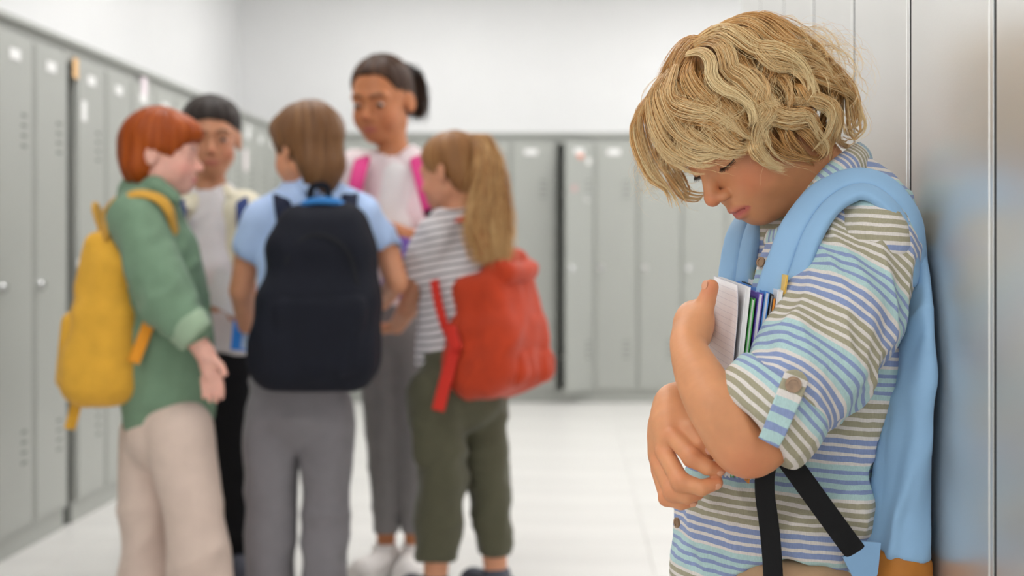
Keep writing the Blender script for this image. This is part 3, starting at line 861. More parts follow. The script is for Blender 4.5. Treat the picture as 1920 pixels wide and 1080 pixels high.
# lashes on the lowered lids
b = MB()
for q in (1, -1):
    for a in np.linspace(-1.05, 1.15, 26):
        e = -.40 + .10 * a * a
        c = np.array([.0655, q * .0315, 0]); d = np.array([math.cos(a) * math.cos(e), q * math.sin(a), math.sin(e)])
        p0 = c + d * .0158; p1 = c + d * .0182 + np.array([0, 0, -.0014]); p2 = c + d * .0202 + np.array([.0006, q * .001 * a, -.0020 + random.uniform(-.0006, .0006)])
        b.tube([HF.w(p0), HF.w(p1), HF.w(p2)], [.00038, .0003, .00010], 4)
    arc = [np.array([.0655 + .0160 * math.cos(a) * math.cos(e), q * (.0315 + .0164 * math.sin(a)), .0157 * math.sin(e)]) for a, e in [(x, -.40 + .10 * x * x) for x in np.linspace(-1.1, 1.2, 14)]]
    b.tube([HF.w(p) for p in arc], .0007, 5)
b.build('eyelashes', M_lash, boy, True)['kind'] = 'stuff'

# ------------------------------------------------------------------ shirt
W_, OL, AQ, BL = srgb(222, 215, 208), srgb(164, 158, 133), srgb(178, 207, 205), srgb(138, 153, 191)
def bands(order):
    """order of zones; each zone is a few stripes of 13.5 mm"""
    seq = []
    for z in order:
        if z == 'o': seq += [(OL, .60), (W_, .40)] * 4
        if z == 'b': seq += [(BL, .62), (W_, .38)] * 3
        if z == 'a': seq += [(AQ, .58), (BL, .42)] * 3 + [(AQ, .6), (W_, .4)]
    tot = sum(q[1] for q in seq); out = []; x = 0
    for c, l in seq: out.append((x / tot, c)); x += l
    return out, tot * 0.0092
st, per = bands('oba'); M_shirt = stripe_mat('striped_cotton', st, per)
st2, per2 = bands('oab'); M_sleeve = stripe_mat('striped_cotton_sleeve', st2, per2)
F = Field((P(1225, 0, 1.57)[0], 1.36, P(0, 1120, 1.57)[2]), (XR - .012, 1.84, P(0, 300, 1.57)[2]), 0.0032)
tor = [(1566, 395, 1.590), (1554, 500, 1.585), (1538, 650, 1.575), (1478, 830, 1.57), (1444, 960, 1.57), (1438, 1090, 1.57), (1436, 1160, 1.57)]
F.chain(px(tor), [.068, .100, .108, .104, .116, .122, .124], .04, flat=(TF, .74))
shL, shR = P(1640, 462, 1.500), P(1462, 428, 1.70)
F.chain([P(1580, 400, 1.58), P(1625, 440, 1.53), shL], [.055, .05, .047], .03)
F.chain([P(1560, 400, 1.60), P(1500, 410, 1.65), shR], [.055, .05, .045], .03)
F.ell(P(1592, 950, 1.50), (.022, .04, .024), None, .03)                 # blouse pushed out above the bag's tab
F.cap(P(1545, 360, 1.575), P(1590, 430, 1.58), .040, .046, .006, 's')    # neck opening
F.cut(P(1440, 1105, 1.57), (0, 0, -1))
F.ell(P(1500, 1128, 1.42), (.075, .12, .034), None, .008, 's')           # hem rises at the side seam
v, f = F.mesh(2)
mz = np.clip((v[:, 2] - P(0, 1100, 1.57)[2]) * 8, .3, 1)
v = wrinkle(v, f, .0095, .065, (0.75, -.3, .6), 4.0, 3, True, mz)
v = wrinkle(v, f, .0040, .028, (-.5, .3, .8), 3.0, 5, True)
v = wrinkle(v, f, .0012, .010, (0.2, .3, 1), 2.5, 6, False)
s_ = (v[:, 2] - .691) + .07 * (v[:, 0] - .25) + .002 * vnoise(v / .05, 4)
shirt = mkmesh('shirt', v, f, M_shirt, boy, True, {'s': -s_ + 20 * per})
# sleeves
def sleeve(name, ctrl, rad, end_n, h=.0022, open_r=.040, seed=1, smat=None, off=0.0):
    c = px(ctrl); lo = np.min(c, 0) - max(rad) - .02; hi = np.max(c, 0) + max(rad) + .02
    F = Field(lo, hi, h); F.chain(c, rad, .03)
    d = nrm(c[-1] - c[-2]); F.cut(c[-1], d)
    F.cap(c[-1] + d * .03, c[-1] - d * .05, open_r, open_r * .9, .002, 's')
    v, f = F.mesh(2)
    ax = nrm(c[-1] - c[0])
    v = wrinkle(v, f, .0090, .065, ax + np.array([.25, 0, .1]), 4.0, seed)
    v = wrinkle(v, f, .0042, .030, nrm(np.cross(ax, [0, 1, .2])) + ax * .9, 3.0, seed + 1)
    v = wrinkle(v, f, .0011, .010, ax, 2.5, seed + 2, False)
    s_ = (v - c[0]) @ ax + .004 * vnoise(v / .06, seed)
    d2 = nrm(np.array([-ax[2] * .8 + ax[0] * .35, ax[1], ax[0] * .8 + ax[2] * .35])); yk = (s_ + .35 * ((v - c[0]) @ np.array([.8, 0, .5])) < -.012)   # shoulder yoke, cut across the stripes
    s_ = np.where(yk, (v - c[0]) @ d2 + .031, s_)
    return mkmesh(name, v, f, smat or M_sleeve, shirt, True, {'s': s_ - .112 + off + 20 * per2}), c, ax
slv, sc_, sax = sleeve('sleeve', [(1632, 470, 1.500), (1580, 580, 1.470), (1520, 680, 1.437), (1468, 746, 1.412), (1440, 780, 1.406)], [.048, .057, .055, .044, .042], None, off=.0)
sleeve('sleeve', [(1462, 430, 1.70), (1432, 540, 1.715), (1405, 680, 1.715), (1392, 740, 1.705)], [.045, .052, .048, .043], None, .004, .036, 7)
# rolled cuff
c0, c1 = P(1474, 738, 1.409), P(1412, 804, 1.401); d = nrm(c1 - c0)
F = Field(np.minimum(c0, c1) - .085, np.maximum(c0, c1) + .085, .0018)
F.chain([c0, (c0 + c1) / 2, c1], [.0550, .0575, .0545], .01)
F.cut(c1, d, .006); F.cut(c0, -d, .006)
F.cap(c1 + d * .03, c1 - d * .030, .046, .040, .002, 's')
v, f = F.mesh(2); v = wrinkle(v, f, .0045, .040, d + np.array([.5, 0, .3]), 3.0, 21)
cuff = mkmesh('cuff', v, f, M_sleeve, shirt, True, {'s': .056 - (v - c0) @ d + .003 * vnoise(v / .04, 2) + 20 * per2})
# cuff tab with its button
def on_cuff(x, y, lift):
    """point of the sleeve's near surface seen at that place"""
    return P(x, y, 1.4) + np.array([0, -lift, 0])
tp = spline([on_cuff(1483, 688, .047), on_cuff(1472, 712, .053), on_cuff(1452, 755, .0595), on_cuff(1436, 792, .0615), on_cuff(1425, 815, .0595)], 26)
tn = np.tile(nrm([-.12, -1, .12]), (26, 1))
tw = np.interp(np.linspace(0, 1, 26), [0, .05, .12, .3, 1], [.008, .018, .024, .024, .021])
v, f = strap_geo(tp, tn, tw, .0026)
axs = nrm(tp[-1] - tp[0])
o = mkmesh('cuff_tab', v, f, M_sleeve, shirt, True, {'s': (v - tp[0]) @ axs * .55 + .020 + 20 * per2})
M_btn = mat('horn_button', srgb(150, 120, 92), 0.35, 0.25, 120)
M_btnd = mat('button_dark', srgb(64, 48, 38), 0.5, 0.1)
def button(c, n, r, par):
    b = MB(); n = nrm(n); c = np.array(c)
    b.disc(c, n, r * .62, r, .0022, 24); b.disc(c - n * .0003, n, 0, r * .66, .0012, 20)
    o = b.build('button', M_btn, par, False)
    q = MB(); u = nrm(np.cross(n, [0, 0, 1])); w = np.cross(n, u)
    for (i, j) in ((1, 1), (1, -1), (-1, 1), (-1, -1)): q.disc(c + (u * i + w * j) * r * .2 + n * .0006, n, 0, r * .13, .0008, 8)
    q.disc(c, n, 0, r * .08, .004, 8)
button(on_cuff(1471, 711, .0560), (-.12, -1, .15), .0078, shirt)
# collar: a standing band that folds round the neck
ctop = [(1440, 432, 1.545), (1462, 425, 1.520), (1500, 372, 1.505), (1545, 316, 1.515), (1588, 281, 1.545), (1611, 268, 1.590), (1598, 285, 1.64), (1545, 320, 1.665), (1480, 385, 1.65), (1442, 425, 1.60)]
cbot = [(1440, 462, 1.540), (1472, 456, 1.512), (1528, 405, 1.488), (1580, 350, 1.497), (1618, 322, 1.535), (1636, 318, 1.590), (1628, 335, 1.65), (1560, 370, 1.68), (1475, 425, 1.665), (1436, 452, 1.60)]
n = 70
A = spline(px(ctop), n); B = spline(px(cbot), n); rows = 9
V = []; S = []
sl = np.concatenate([[0], np.cumsum(np.linalg.norm(np.diff(B, axis=0), axis=1))])
cen = (A.mean(0) + B.mean(0)) / 2
for i in range(n):
    for j in range(rows):
        t = j / (rows - 1); out = nrm((A[i] + B[i]) / 2 - cen)
        V.append(A[i] * (1 - t) + B[i] * t + out * (.006 * math.sin(t * math.pi))); S.append(sl[i])
Fc = np.array([[i * rows + j, i * rows + j + 1, (i + 1) * rows + j + 1, (i + 1) * rows + j] for i in range(n - 1) for j in range(rows - 1)])
col = mkmesh('collar', np.array(V), Fc, M_sleeve, shirt, True, {'s': np.array(S) + 2.055})
md = col.modifiers.new('solid', 'SOLIDIFY'); md.thickness = .003; md.offset = 0
# button placket and buttons
def strip(name, ctrl, w, th, m, par, nrml, n=30, sdir=None, soff=0):
    p = spline(px(ctrl) if len(ctrl[0]) == 3 and not isinstance(ctrl[0], np.ndarray) else ctrl, n)
    N = np.tile(nrm(nrml), (n, 1)) if np.ndim(nrml) == 1 else np.asarray(nrml)
    v, f = strap_geo(p, N, w, th)
    a = {'s': v @ nrm(sdir) + 2 + soff} if sdir is not None else None
    return mkmesh(name, v, f, m, par, True, a)
# placket down the front of the shirt, with buttons
plk = strip('placket', [(1452, 440, 1.535), (1440, 480, 1.512), (1420, 560, 1.500), (1400, 640, 1.495)], .024, .003, M_shirt, shirt, (-.75, -.62, .15), 30, (0, 0, -1), .004)
button(P(1431, 491, 1.508) + np.array([-.003, -.003, 0]), (-.75, -.62, .15), .0055, plk)
button(P(1269, 980, 1.505), (-.9, -.4, 0), .0055, shirt)
# khaki trousers and shoes
M_khaki = fabric_mat('khaki_cotton', srgb(186, 152, 118))
F = Field((P(1180, 0, 1.57)[0], 1.32, 0.03), (XR - .02, 1.84, P(0, 1020, 1.57)[2]), 0.005)
F.chain(px([(1440, 1050, 1.57), (1440, 1130, 1.57)]), [.104, .108], .03, flat=(TF, .74))
for hip, knee, ank in LEGS: F.chain([hip, knee, ank - [0, 0, .0]], [.075, .062, .052], .03)
v, f = F.mesh(2); v = wrinkle(v, f, .004, .06, (1, .2, .3), 2.5, 8)
mkmesh('trousers', v, f, M_khaki, boy)
def shoe(name, ank, direction, length, m_up, m_sole, parent, h=.004, z0=0.0):
    """low sneaker: sole and upper"""
    d = nrm([direction[0], direction[1], 0]); side = np.array([-d[1], d[0], 0])
    a = np.array([ank[0], ank[1], z0]); heel = a - d * .045; toe = heel + d * length
    R = np.stack([d, side, [0, 0, 1]], 1)
    F = Field(np.minimum(heel, toe) - .06, np.maximum(heel, toe) + [.06, .06, .12], h)
    F.cap(heel + [0, 0, .036], toe - d * .05 + [0, 0, .032], .036, .040, .02)
    F.cap(a + [0, 0, .05], a + [0, 0, .075], .036, .037, .02)
    F.cut((0, 0, z0 + .018), (0, 0, -1), .003); F.cut((0, 0, z0 + .088), (0, 0, 1), .004)
    v, f = F.mesh(1); o = mkmesh(name, v, f, m_up, parent)
    F = Field(np.minimum(heel, toe) - .06, np.maximum(heel, toe) + [.06, .06, .06], h)
    F.cap(heel + [0, 0, .01], toe - d * .05 + [0, 0, .01], .037, .043, .01); F.cut((0, 0, z0 + .021), (0, 0, 1), .004); F.cut((0, 0, z0 + .0), (0, 0, -1), .002)
    v, f = F.mesh(1); mkmesh('sole', v, f, m_sole, o)
    return o
M_sole = mat('white_sole', srgb(232, 230, 226), 0.6, 0.02)
M_wshoe = mat('white_sneaker', srgb(236, 230, 226), 0.6, 0.03)
M_bshoe = mat('dark_sneaker', srgb(70, 72, 84), 0.7, 0.05)
for hip, knee, ank in LEGS: shoe('shoe', ank, TF, .20, M_bshoe, M_sole, boy)

# ------------------------------------------------------------------ light blue backpack on his back
M_blue = fabric_mat('light_blue_softshell', srgb(142, 180, 214), 0.62, 0.03, 1300, .10, 0.1)
M_blue2 = fabric_mat('light_blue_softshell_edge', srgb(132, 170, 206), 0.62, 0.03, 1300, .10, 0.1)
M_tan = fabric_mat('tan_leather', srgb(176, 112, 42), 0.55, 0.10, 700, .3, 0.0)
M_web = fabric_mat('black_webbing', srgb(18, 18, 19), 0.8, 0.05, 1500, .4, 0.0)
bag = thing('backpack', 'light blue backpack with tan leather base on the blond boy\'s back', 'backpack', P(1690, 1130, 1.6))
F = Field((.20, 1.42, .53), (XR - .0145, 1.80, 1.0), .003)
for yy, xl, wdt in ((530, 1724, .7), (600, 1717, .85), (680, 1702, 1), (770, 1680, 1), (860, 1656, 1), (950, 1640, 1), (1040, 1630, 1), (1110, 1628, 1)):
    z = EYE - (yy - VY) / FPX * 1.49; x0 = (xl - VX) / FPX * 1.49; x1 = XR - .0175
    cx, ht = (x0 + x1) / 2, max((x1 - x0) / 2, .010)
    F.cap((cx, 1.597 - .105 * wdt, z), (cx, 1.597 + .105 * wdt, z), .038, .038, .03, 'u', ((1, 0, 0), ht / .038))
F.cut((XR - .0165, 0, 0), (1, 0, 0), .004)
full = F.d.copy()
zl = EYE - (1046 - VY) / FPX * 1.455
F.cut((.335, 0, zl), (-.2, 0, -1), .003); v, f = F.mesh(2)
fm = np.clip((XR - .019 - v[:, 0]) * 150, 0, 1)
v = wrinkle(v, f, .0075, .022, (0.12, 0, 1), 9.0, 31, True, fm); v = wrinkle(v, f, .0040, .035, (0.5, 0, .8), 2.5, 33, False, fm)
bb = mkmesh('bag_body', v, f, M_blue, bag)
F.d = full - .0015; F.cut((.335, 0, zl + .002), (.2, 0, 1), .003); F.cut((XR - .0160, 0, 0), (1, 0, 0), .004)
v, f = F.mesh(2); base = mkmesh('leather_base', v, f, M_tan, bag)
def band(name, ctrl, nrml, w, th, m, par, n=60):
    p = spline(px(ctrl), n); N = spline(np.array(nrml, float), n); N /= np.linalg.norm(N, axis=1)[:, None]
    v, f = strap_geo(p, N, w, th); return mkmesh(name, v, f, m, par), p, N
def padded(name, ctrl, nrml, w, th, par, split=.42):
    """padded strap with an edge roll: two soft tubes side by side"""
    p = spline(px(ctrl), 80); N = spline(np.array(nrml, float), 80); N /= np.linalg.norm(N, axis=1)[:, None]
    T = np.gradient(p, axis=0); T /= np.linalg.norm(T, axis=1)[:, None]; Bn = np.cross(T, N); Bn /= np.linalg.norm(Bn, axis=1)[:, None]
    wob = 1 + .02 * np.sin(np.linspace(0, 60, 80))
    v1, f1 = strap_geo(p - Bn * (w * (.5 - split / 2))[:, None] if not np.isscalar(w) else p - Bn * w * (.5 - split / 2), N, w * split * 1.06, th * 1.0)
    v2, f2 = strap_geo(p + Bn * (w * split / 2)[:, None] if not np.isscalar(w) else p + Bn * w * split / 2, N, w * (1 - split) * 1.06 * wob, th * 1.05)
    o = mkmesh(name, np.vstack([v1, v2]), f1 + [[i + len(v1) for i in q] for q in f2], M_blue, par)
    return o
padded('shoulder_strap', [(1720, 520, 1.490), (1714, 455, 1.476), (1691, 395, 1.474), (1645, 352, 1.480), (1596, 347, 1.488), (1545, 375, 1.485), (1505, 430, 1.470), (1478, 500, 1.462), (1452, 580, 1.455), (1440, 660, 1.46), (1450, 780, 1.462), (1455, 840, 1.455)],
       [(.75, -.6, .2), (.6, -.6, .5), (.35, -.6, .7), (.1, -.62, .78), (-.15, -.62, .76), (-.4, -.68, .6), (-.5, -.78, .38), (-.52, -.84, .2), (-.5, -.86, .1), (-.4, -.9, 0), (-.2, -1, 0), (-.1, -1, 0)], .049, .012, bag)
padded('shoulder_strap', [(1452, 392, 1.66), (1420, 402, 1.635), (1398, 432, 1.612), (1384, 490, 1.600), (1378, 560, 1.598), (1380, 650, 1.60)],
       [(-.4, -.5, .8), (-.6, -.55, .6), (-.75, -.6, .3), (-.8, -.6, .1), (-.8, -.6, 0), (-.8, -.6, 0)], .050, .015, bag)
band('webbing', [(1462, 836, 1.432), (1438, 872, 1.424), (1434, 920, 1.432), (1442, 985, 1.438), (1448, 1050, 1.440), (1452, 1130, 1.442)], [(-.1, -1, .1)] * 6, .0200, .0016, M_web, bag)
band('webbing', [(1458, 836, 1.434), (1500, 893, 1.425), (1550, 962, 1.428), (1594, 1022, 1.432), (1618, 1052, 1.441)], [(.05, -1, .05)] * 5, .0225, .0016, M_web, bag)
tab = [(1581, 1046), (1613, 1015), (1652, 1018), (1646, 1075), (1628, 1120), (1604, 1092)]
V = [P(x, y, 1.432 + .0001 * (x - 1581)) for x, y in tab]; V2 = [q + np.array([0, .006, 0]) for q in V]
nn_ = len(tab)
mkmesh('strap_tab', np.array(V + V2), [list(range(nn_)), [i + nn_ for i in range(nn_)][::-1]] + [[i, i + nn_, (i + 1) % nn_ + nn_, (i + 1) % nn_] for i in range(nn_)], M_blue2, bag, False)

# ------------------------------------------------------------------ notebooks held to his chest
BO = P(1398, 536, 1.432); bw = P(1346, 517, 1.580) - BO; bd = P(1357, 893, 1.445) - BO
BW, BH = np.linalg.norm(bw), np.linalg.norm(bd); ew = bw / BW; ed = nrm(bd - ew * (bd @ ew)); en = nrm(np.cross(ew, ed))
if en[0] < 0: en = -en
def grid_mat():
    m = bpy.data.materials.new('squared_paper'); m.use_nodes = True; t = NT(m); b = t.b
    a = t.new('ShaderNodeAttribute', attribute_name='uvw'); sp = t.new('ShaderNodeSeparateXYZ'); t.link(a.outputs['Vector'], sp.inputs[0])
    outs = []
    for ax, pit, wd in ((0, .0050, .05), (1, .0064, .055)):
        d = t.new('ShaderNodeMath', operation='DIVIDE'); t.link(sp.outputs[ax], d.inputs[0]); d.inputs[1].default_value = pit
        f = t.new('ShaderNodeMath', operation='FRACT'); t.link(d.outputs[0], f.inputs[0])
        l = t.new('ShaderNodeMath', operation='LESS_THAN'); t.link(f.outputs[0], l.inputs[0]); l.inputs[1].default_value = wd; outs.append(l)
    mxx = t.new('ShaderNodeMath', operation='MAXIMUM'); t.link(outs[0].outputs[0], mxx.inputs[0]); t.link(outs[1].outputs[0], mxx.inputs[1])
    r = t.ramp([(0, srgb(240, 236, 236)), (1, srgb(204, 200, 208))], mxx.outputs[0]); t.link(r.outputs[0], b.inputs['Base Color'])
    b.inputs['Roughness'].default_value = 0.7
    return m
M_grid = grid_mat()
M_page = mat('paper_edge', srgb(238, 236, 234), 0.75, 0.05, 1.0, stretch=(900, 900, 20))
def slab_pts(n0, n1, w0, w1, d0, d1, tilt=0.0, lean=0.0):
    """eight corners of a slab in the notebook frame; lean fans it open towards the top"""
    out = []
    for n in (n0, n1):
        for (w, d) in ((w0, d0), (w1, d0), (w1, d1), (w0, d1)):
            out.append(BO + ew * w + ed * (d + tilt * w) + en * (n + lean * (1 - d / BH) + .02 * lean * w))
    return np.array(out)
BOXF = [[0, 1, 2, 3], [7, 6, 5, 4], [0, 4, 5, 1], [1, 5, 6, 2], [2, 6, 7, 3], [3, 7, 4, 0]]
def notebook(label, n0, th, cover, w0, d0, lean, dw=0, dh=0, tilt=0.0, coverth=.0009, group='notebooks held by the blond boy'):
    t = thing('notebook', label, 'notebook', BO + ed * BH * .98 + en * n0 + ew * BW / 2, group)
    v = slab_pts(n0 + coverth, n0 + th - coverth, w0 + .0015, BW + dw - .0015, d0 + .0015, BH + dh - .0015, tilt, lean)
    mkmesh('pages', v, BOXF, M_page, t, False)
    for nme, a, b_ in (('front_cover', n0, n0 + coverth), ('back_cover', n0 + th - coverth, n0 + th)):
        mkmesh(nme, slab_pts(a, b_, w0, BW + dw, d0, BH + dh, tilt, lean), BOXF, cover, t, False)
    mkmesh('spine', slab_pts(n0, n0 + th, BW + dw - .0005, BW + dw + .0006, d0, BH + dh, tilt, lean), BOXF, cover, t, False)
    return t
C_ = lambda n, r, g, b: mat(n, srgb(r, g, b), 0.4, 0.03)
g1 = notebook('white squared-paper notebook at the front of the boy\'s stack', .0005, .0050, C_('white_cover', 236, 234, 234), 0, .001, .000)
# its first page lies over the front, curling at the near edge
nu, nv = 18, 20; V = []; U = []
for i in range(nu):
    for j in range(nv):
        a, c = i / (nu - 1), j / (nv - 1)
        curl = .004 * max(0, 1 - a * 3.5) ** 2 * (1 - .6 * c) + .0035 * max(0, (1 - c * 5)) ** 2
        V.append(BO + ew * (a * BW - .0005) + ed * (.0005 + c * BH) - en * (.0014 + .0020 * math.sin(a * math.pi) + curl)); U.append((a * BW, c * BH, 0))
Fc = np.array([[i * nv + j, (i + 1) * nv + j, (i + 1) * nv + j + 1, i * nv + j + 1] for i in range(nu - 1) for j in range(nv - 1)])
o = mkmesh('squared_page', np.array(V), Fc, M_grid, g1, True, {'uvw': np.array(U)}); md = o.modifiers.new('s', 'SOLIDIFY'); md.thickness = .0005
notebook('thin green-covered notebook second in the boy\'s stack', .0060, .0040, C_('green_cover', 72, 168, 74), .002, .012, .002, tilt=.02)
notebook('purple-covered notebook in the middle of the boy\'s stack', .0105, .0050, C_('purple_cover', 98, 74, 168), .001, .006, .004, tilt=.01)
notebook('bright blue-covered notebook behind the purple one', .0160, .0045, C_('blue_cover', 78, 140, 214), .000, .004, .005)
notebook('black and orange covered notebook behind the blue one', .0210, .0030, C_('black_cover', 40, 36, 38), .000, .006, .006, tilt=-.02)
notebook('thin orange notebook peeking out under the boy\'s fingers', .0242, .0016, C_('orange_cover', 238, 150, 52), -.001, .010, .006, dh=.004)
notebook('thick white notebook near the back of the boy\'s stack', .0262, .0055, C_('white_cover2', 232, 234, 238), -.001, .001, .007, tilt=-.01)
notebook('yellow folder sticking up at the back of the boy\'s stack', .0322, .0022, C_('yellow_cover', 246, 200, 90), .002, -.015, .008, tilt=.03)
# ------------------------------------------------------------------ the boy's wavy hair
rng = np.random.default_rng(11)
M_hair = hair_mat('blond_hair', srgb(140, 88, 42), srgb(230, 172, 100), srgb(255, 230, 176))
def ell_out(p, grow):
    """push points (head frame, metres) out to the scalp ellipsoid grown by `grow`"""
    c = np.array([-.008, 0, .036]); r = np.array([.092, .073, .080])[None] + grow[:, None]
    q = (p - c) / r; n = np.linalg.norm(q, axis=1, keepdims=True)
    return np.where(n < 1, c + (p - c) / np.maximum(n, 1e-6), p), n[:, 0]
def make_locks(az, pol, length, lift, wav, seed, steps=24, grav=1.0, amp=.008, coh=1.0, hug=False):
    rg = np.random.default_rng(seed); n = len(az)
    c = np.array([-.008, 0, .036]); r = np.array([.092, .073, .080])
    d = np.stack([np.sin(pol) * np.cos(az), np.sin(pol) * np.sin(az), np.cos(pol)], 1)
    p = c + d * r
    g = HF.R.T @ np.array([0, 0, -1.0])          # gravity in the head frame
    crown = np.array([-.15, .0, 1.0]); crown /= np.linalg.norm(crown)
    flow = d - crown * (d @ crown)[:, None]
    dirv = d * .35 + flow / (np.linalg.norm(flow, axis=1, keepdims=True) + 1e-6)
    dirv += rg.normal(size=(n, 3)) * .08
    dirv /= np.linalg.norm(dirv, axis=1, keepdims=True)
    path = [p]; ds = length / (steps - 1)
    back = np.clip(.5 - d[:, 0], 0, 1)           # more body at the back of the head
    for i in range(1, steps):
        t = i / steps
        nn = (p - c) / r ** 2; nn /= np.linalg.norm(nn, axis=1, keepdims=True)
        fl = (p - c) - crown * ((p - c) @ crown)[:, None]; fl -= nn * np.sum(fl * nn, 1)[:, None]; fl /= np.linalg.norm(fl, axis=1, keepdims=True) + 1e-6
        gt = g - nn * (nn @ g)[:, None] * (1.0 if hug else 1 - t * .8)
        tgt = fl * (1.25 - t) + gt * grav * (.25 + 1.2 * t)
        tgt /= np.linalg.norm(tgt, axis=1, keepdims=True) + 1e-6
        dirv = dirv * .70 + tgt * .30; dirv /= np.linalg.norm(dirv, axis=1, keepdims=True)
        p = p + dirv * ds[:, None]
        low = np.clip((.075 - p[:, 2]) / .10, 0, 1)
        p, _ = ell_out(p, lift * (min(1, t * 3) * (.40 + .60 * low) + back * low * .75) + .002)
        if hug:
            rr_ = r[None] + (lift * min(1, t * 3) + .002)[:, None]; qn = np.linalg.norm((p - c) / rr_, axis=1, keepdims=True); p = c + (p - c) / qn
        path.append(p)
    Q = np.stack(path, 1)                        # (n, steps, 3)
    T = np.gradient(Q, axis=1); T /= np.linalg.norm(T, axis=2, keepdims=True) + 1e-9
    nn = (Q - c) / r ** 2; nn /= np.linalg.norm(nn, axis=2, keepdims=True)
    B = np.cross(T, nn); B /= np.linalg.norm(B, axis=2, keepdims=True) + 1e-9
    t = np.linspace(0, 1, steps)[None] * length[:, None]
    key = d * 2.6
    ph = (coh * 5.5 * vnoise(key, 77) + (1 - coh * .75) * rg.uniform(0, 6.28, n))[:, None]
    wl = (.074 + .012 * vnoise(key + 9, 78) + rg.uniform(-.005, .005, n))[:, None] * wav
    env = np.clip((t - .01) / .06, 0, 1) * (0.6 + t / .16)
    am = amp * rg.uniform(.7, 1.25, n)[:, None] * env
    phs = ph + 2 * np.pi * t / wl * (1 + .30 * t / .16)      # the waves tighten towards the tips
    Q = Q + B * (am * np.sin(phs))[..., None] + nn * (am * .55 * np.cos(phs) + np.abs(am) * .30)[..., None]
    return Q
def clump(Q, per, rad, seed, tone0, fr=.00028, fly=0.0, taper=True, spread=1.0):
    """many strands round each guide lock; returns world curves, radii, tones"""
    rg = np.random.default_rng(seed); n, m, _ = Q.shape
    Qd = np.repeat(Q, per, 0); N = n * per
    lf = 1 - .24 * rg.uniform(0, 1, N) ** 1.6                 # strands of a lock end at different lengths
    pos = np.linspace(0, 1, m)[None] * (m - 1) * lf[:, None]; i0 = np.minimum(pos.astype(int), m - 2); fq = (pos - i0)[..., None]
    rows_ = np.arange(N)[:, None]; Qd = Qd[rows_, i0] * (1 - fq) + Qd[rows_, i0 + 1] * fq
    T = np.gradient(Qd, axis=1); T /= np.linalg.norm(T, axis=2, keepdims=True) + 1e-9
    c = np.array([-.008, 0, .036]); nn = Qd - c; nn /= np.linalg.norm(nn, axis=2, keepdims=True)
    B = np.cross(T, nn); B /= np.linalg.norm(B, axis=2, keepdims=True) + 1e-9
    nn = np.cross(B, T)
    a = rg.uniform(0, 6.28, N); rr = np.sqrt(rg.uniform(0, 1, N)) * np.repeat(rad, per)
    t = np.linspace(0, 1, m)[None]
    prof = (.75 + .7 * np.sin(np.clip(t * 1.15, 0, 1) * np.pi) - .62 * t ** 3) if taper else (1 + 0 * t)
    tw = a[:, None] + rg.normal(size=N)[:, None] * .35 * t
    off = (B * (np.cos(tw) * 1.55)[..., None] + nn * (np.sin(tw) * .55)[..., None]) * (rr[:, None] * prof)[..., None]
    wob = rg.uniform(0, 6.28, (N, 1)); k = rg.uniform(2, 5, (N, 1))
    off += B * (np.sin(wob + k * t * 6.28) * .0009 * (t + .2) * spread)[..., None]
    if fly > 0:
        e = rg.uniform(0, 1, N) < fly
        dv = rg.normal(size=(N, 3)) * .012; dv[~e] = 0
        off += dv[:, None, :] * (t ** 1.5)[..., None]
    W = (Qd + off) * HF.s @ HF.R.T + HF.c
    rad_ = fr * rg.uniform(.7, 1.25, (N, 1)) * np.clip(1.15 - t ** 4, .25, 1)
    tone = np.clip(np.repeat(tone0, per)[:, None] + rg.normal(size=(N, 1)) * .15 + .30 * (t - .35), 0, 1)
    return W, rad_, tone
def hair_allowed(az, pol):
    """scalp mask: the hairline runs above the face and behind the ears"""
    a = np.abs((az + np.pi) % (2 * np.pi) - np.pi)
    lim = np.interp(a, [0, .55, .95, 1.25, 1.7, 2.3, 3.15], [1.00, 1.02, 1.18, 1.42, 1.65, 1.95, 2.0])
    return pol < lim
def sample_scalp(n, seed, lo=0.0, hi=2.0):
    rg = np.random.default_rng(seed); A = []; Pn = []
    while len(A) < n:
        az = rg.uniform(-np.pi, np.pi); pol = math.acos(1 - rg.uniform(0, 1) * (1 - math.cos(2.05)))
        if hair_allowed(np.array([az]), np.array([pol]))[0] and lo <= pol <= hi: A.append(az); Pn.append(pol)
    return np.array(A), np.array(Pn)
def lock_length(az, pol, rg):
    """a chin length bob: longest from the crown, shorter at the sides and over the brow"""
    a = np.abs((az + np.pi) % (2 * np.pi) - np.pi)
    base = np.interp(a, [0, .7, 1.3, 2.0, 3.14], [.150, .180, .200, .200, .185])
    L = base - .050 * pol
    return np.clip(L, .045, .3) * rg.uniform(.88, 1.1, len(az))
def trim_locks(Q):
    """haircut: shorten each guide so that it ends where the bob ends"""
    n, m, _ = Q.shape; W = Q * HF.s @ HF.R.T + HF.c
    zt = np.empty(n); out = Q.copy()
    sx = VX + FPX * W[:, :, 0] / W[:, :, 1]; sy = VY - FPX * (W[:, :, 2] - EYE) / W[:, :, 1]
    loc_y = Q[:, :, 1]
    # where the cut runs, in metres of height, by position along the head (near side / far side)
    xs = np.array([1150, 1230, 1290, 1330, 1400, 1440, 1480, 1560, 1600, 1640])
    near = np.array([360, 340, 308, 296, 292, 312, 318, 300, 275, 255]); far = np.array([385, 385, 378, 330, 318, 320, 320, 310, 280, 260])
    for i in range(n):
        lim = np.where(loc_y[i] > -.028, np.interp(sx[i], xs, near), np.interp(sx[i], xs, far)) + TR.normal() * 9
        bad = np.nonzero(sy[i] > lim)[0]
        k = bad[0] if len(bad) else m
        k = max(k, 5)
        if k < m:
            src = np.linspace(0, k - 1, m); i0 = np.floor(src).astype(int); i1 = np.minimum(i0 + 1, m - 1); fq = (src - i0)[:, None]
            out[i] = Q[i, i0] * (1 - fq) + Q[i, i1] * fq
    return out
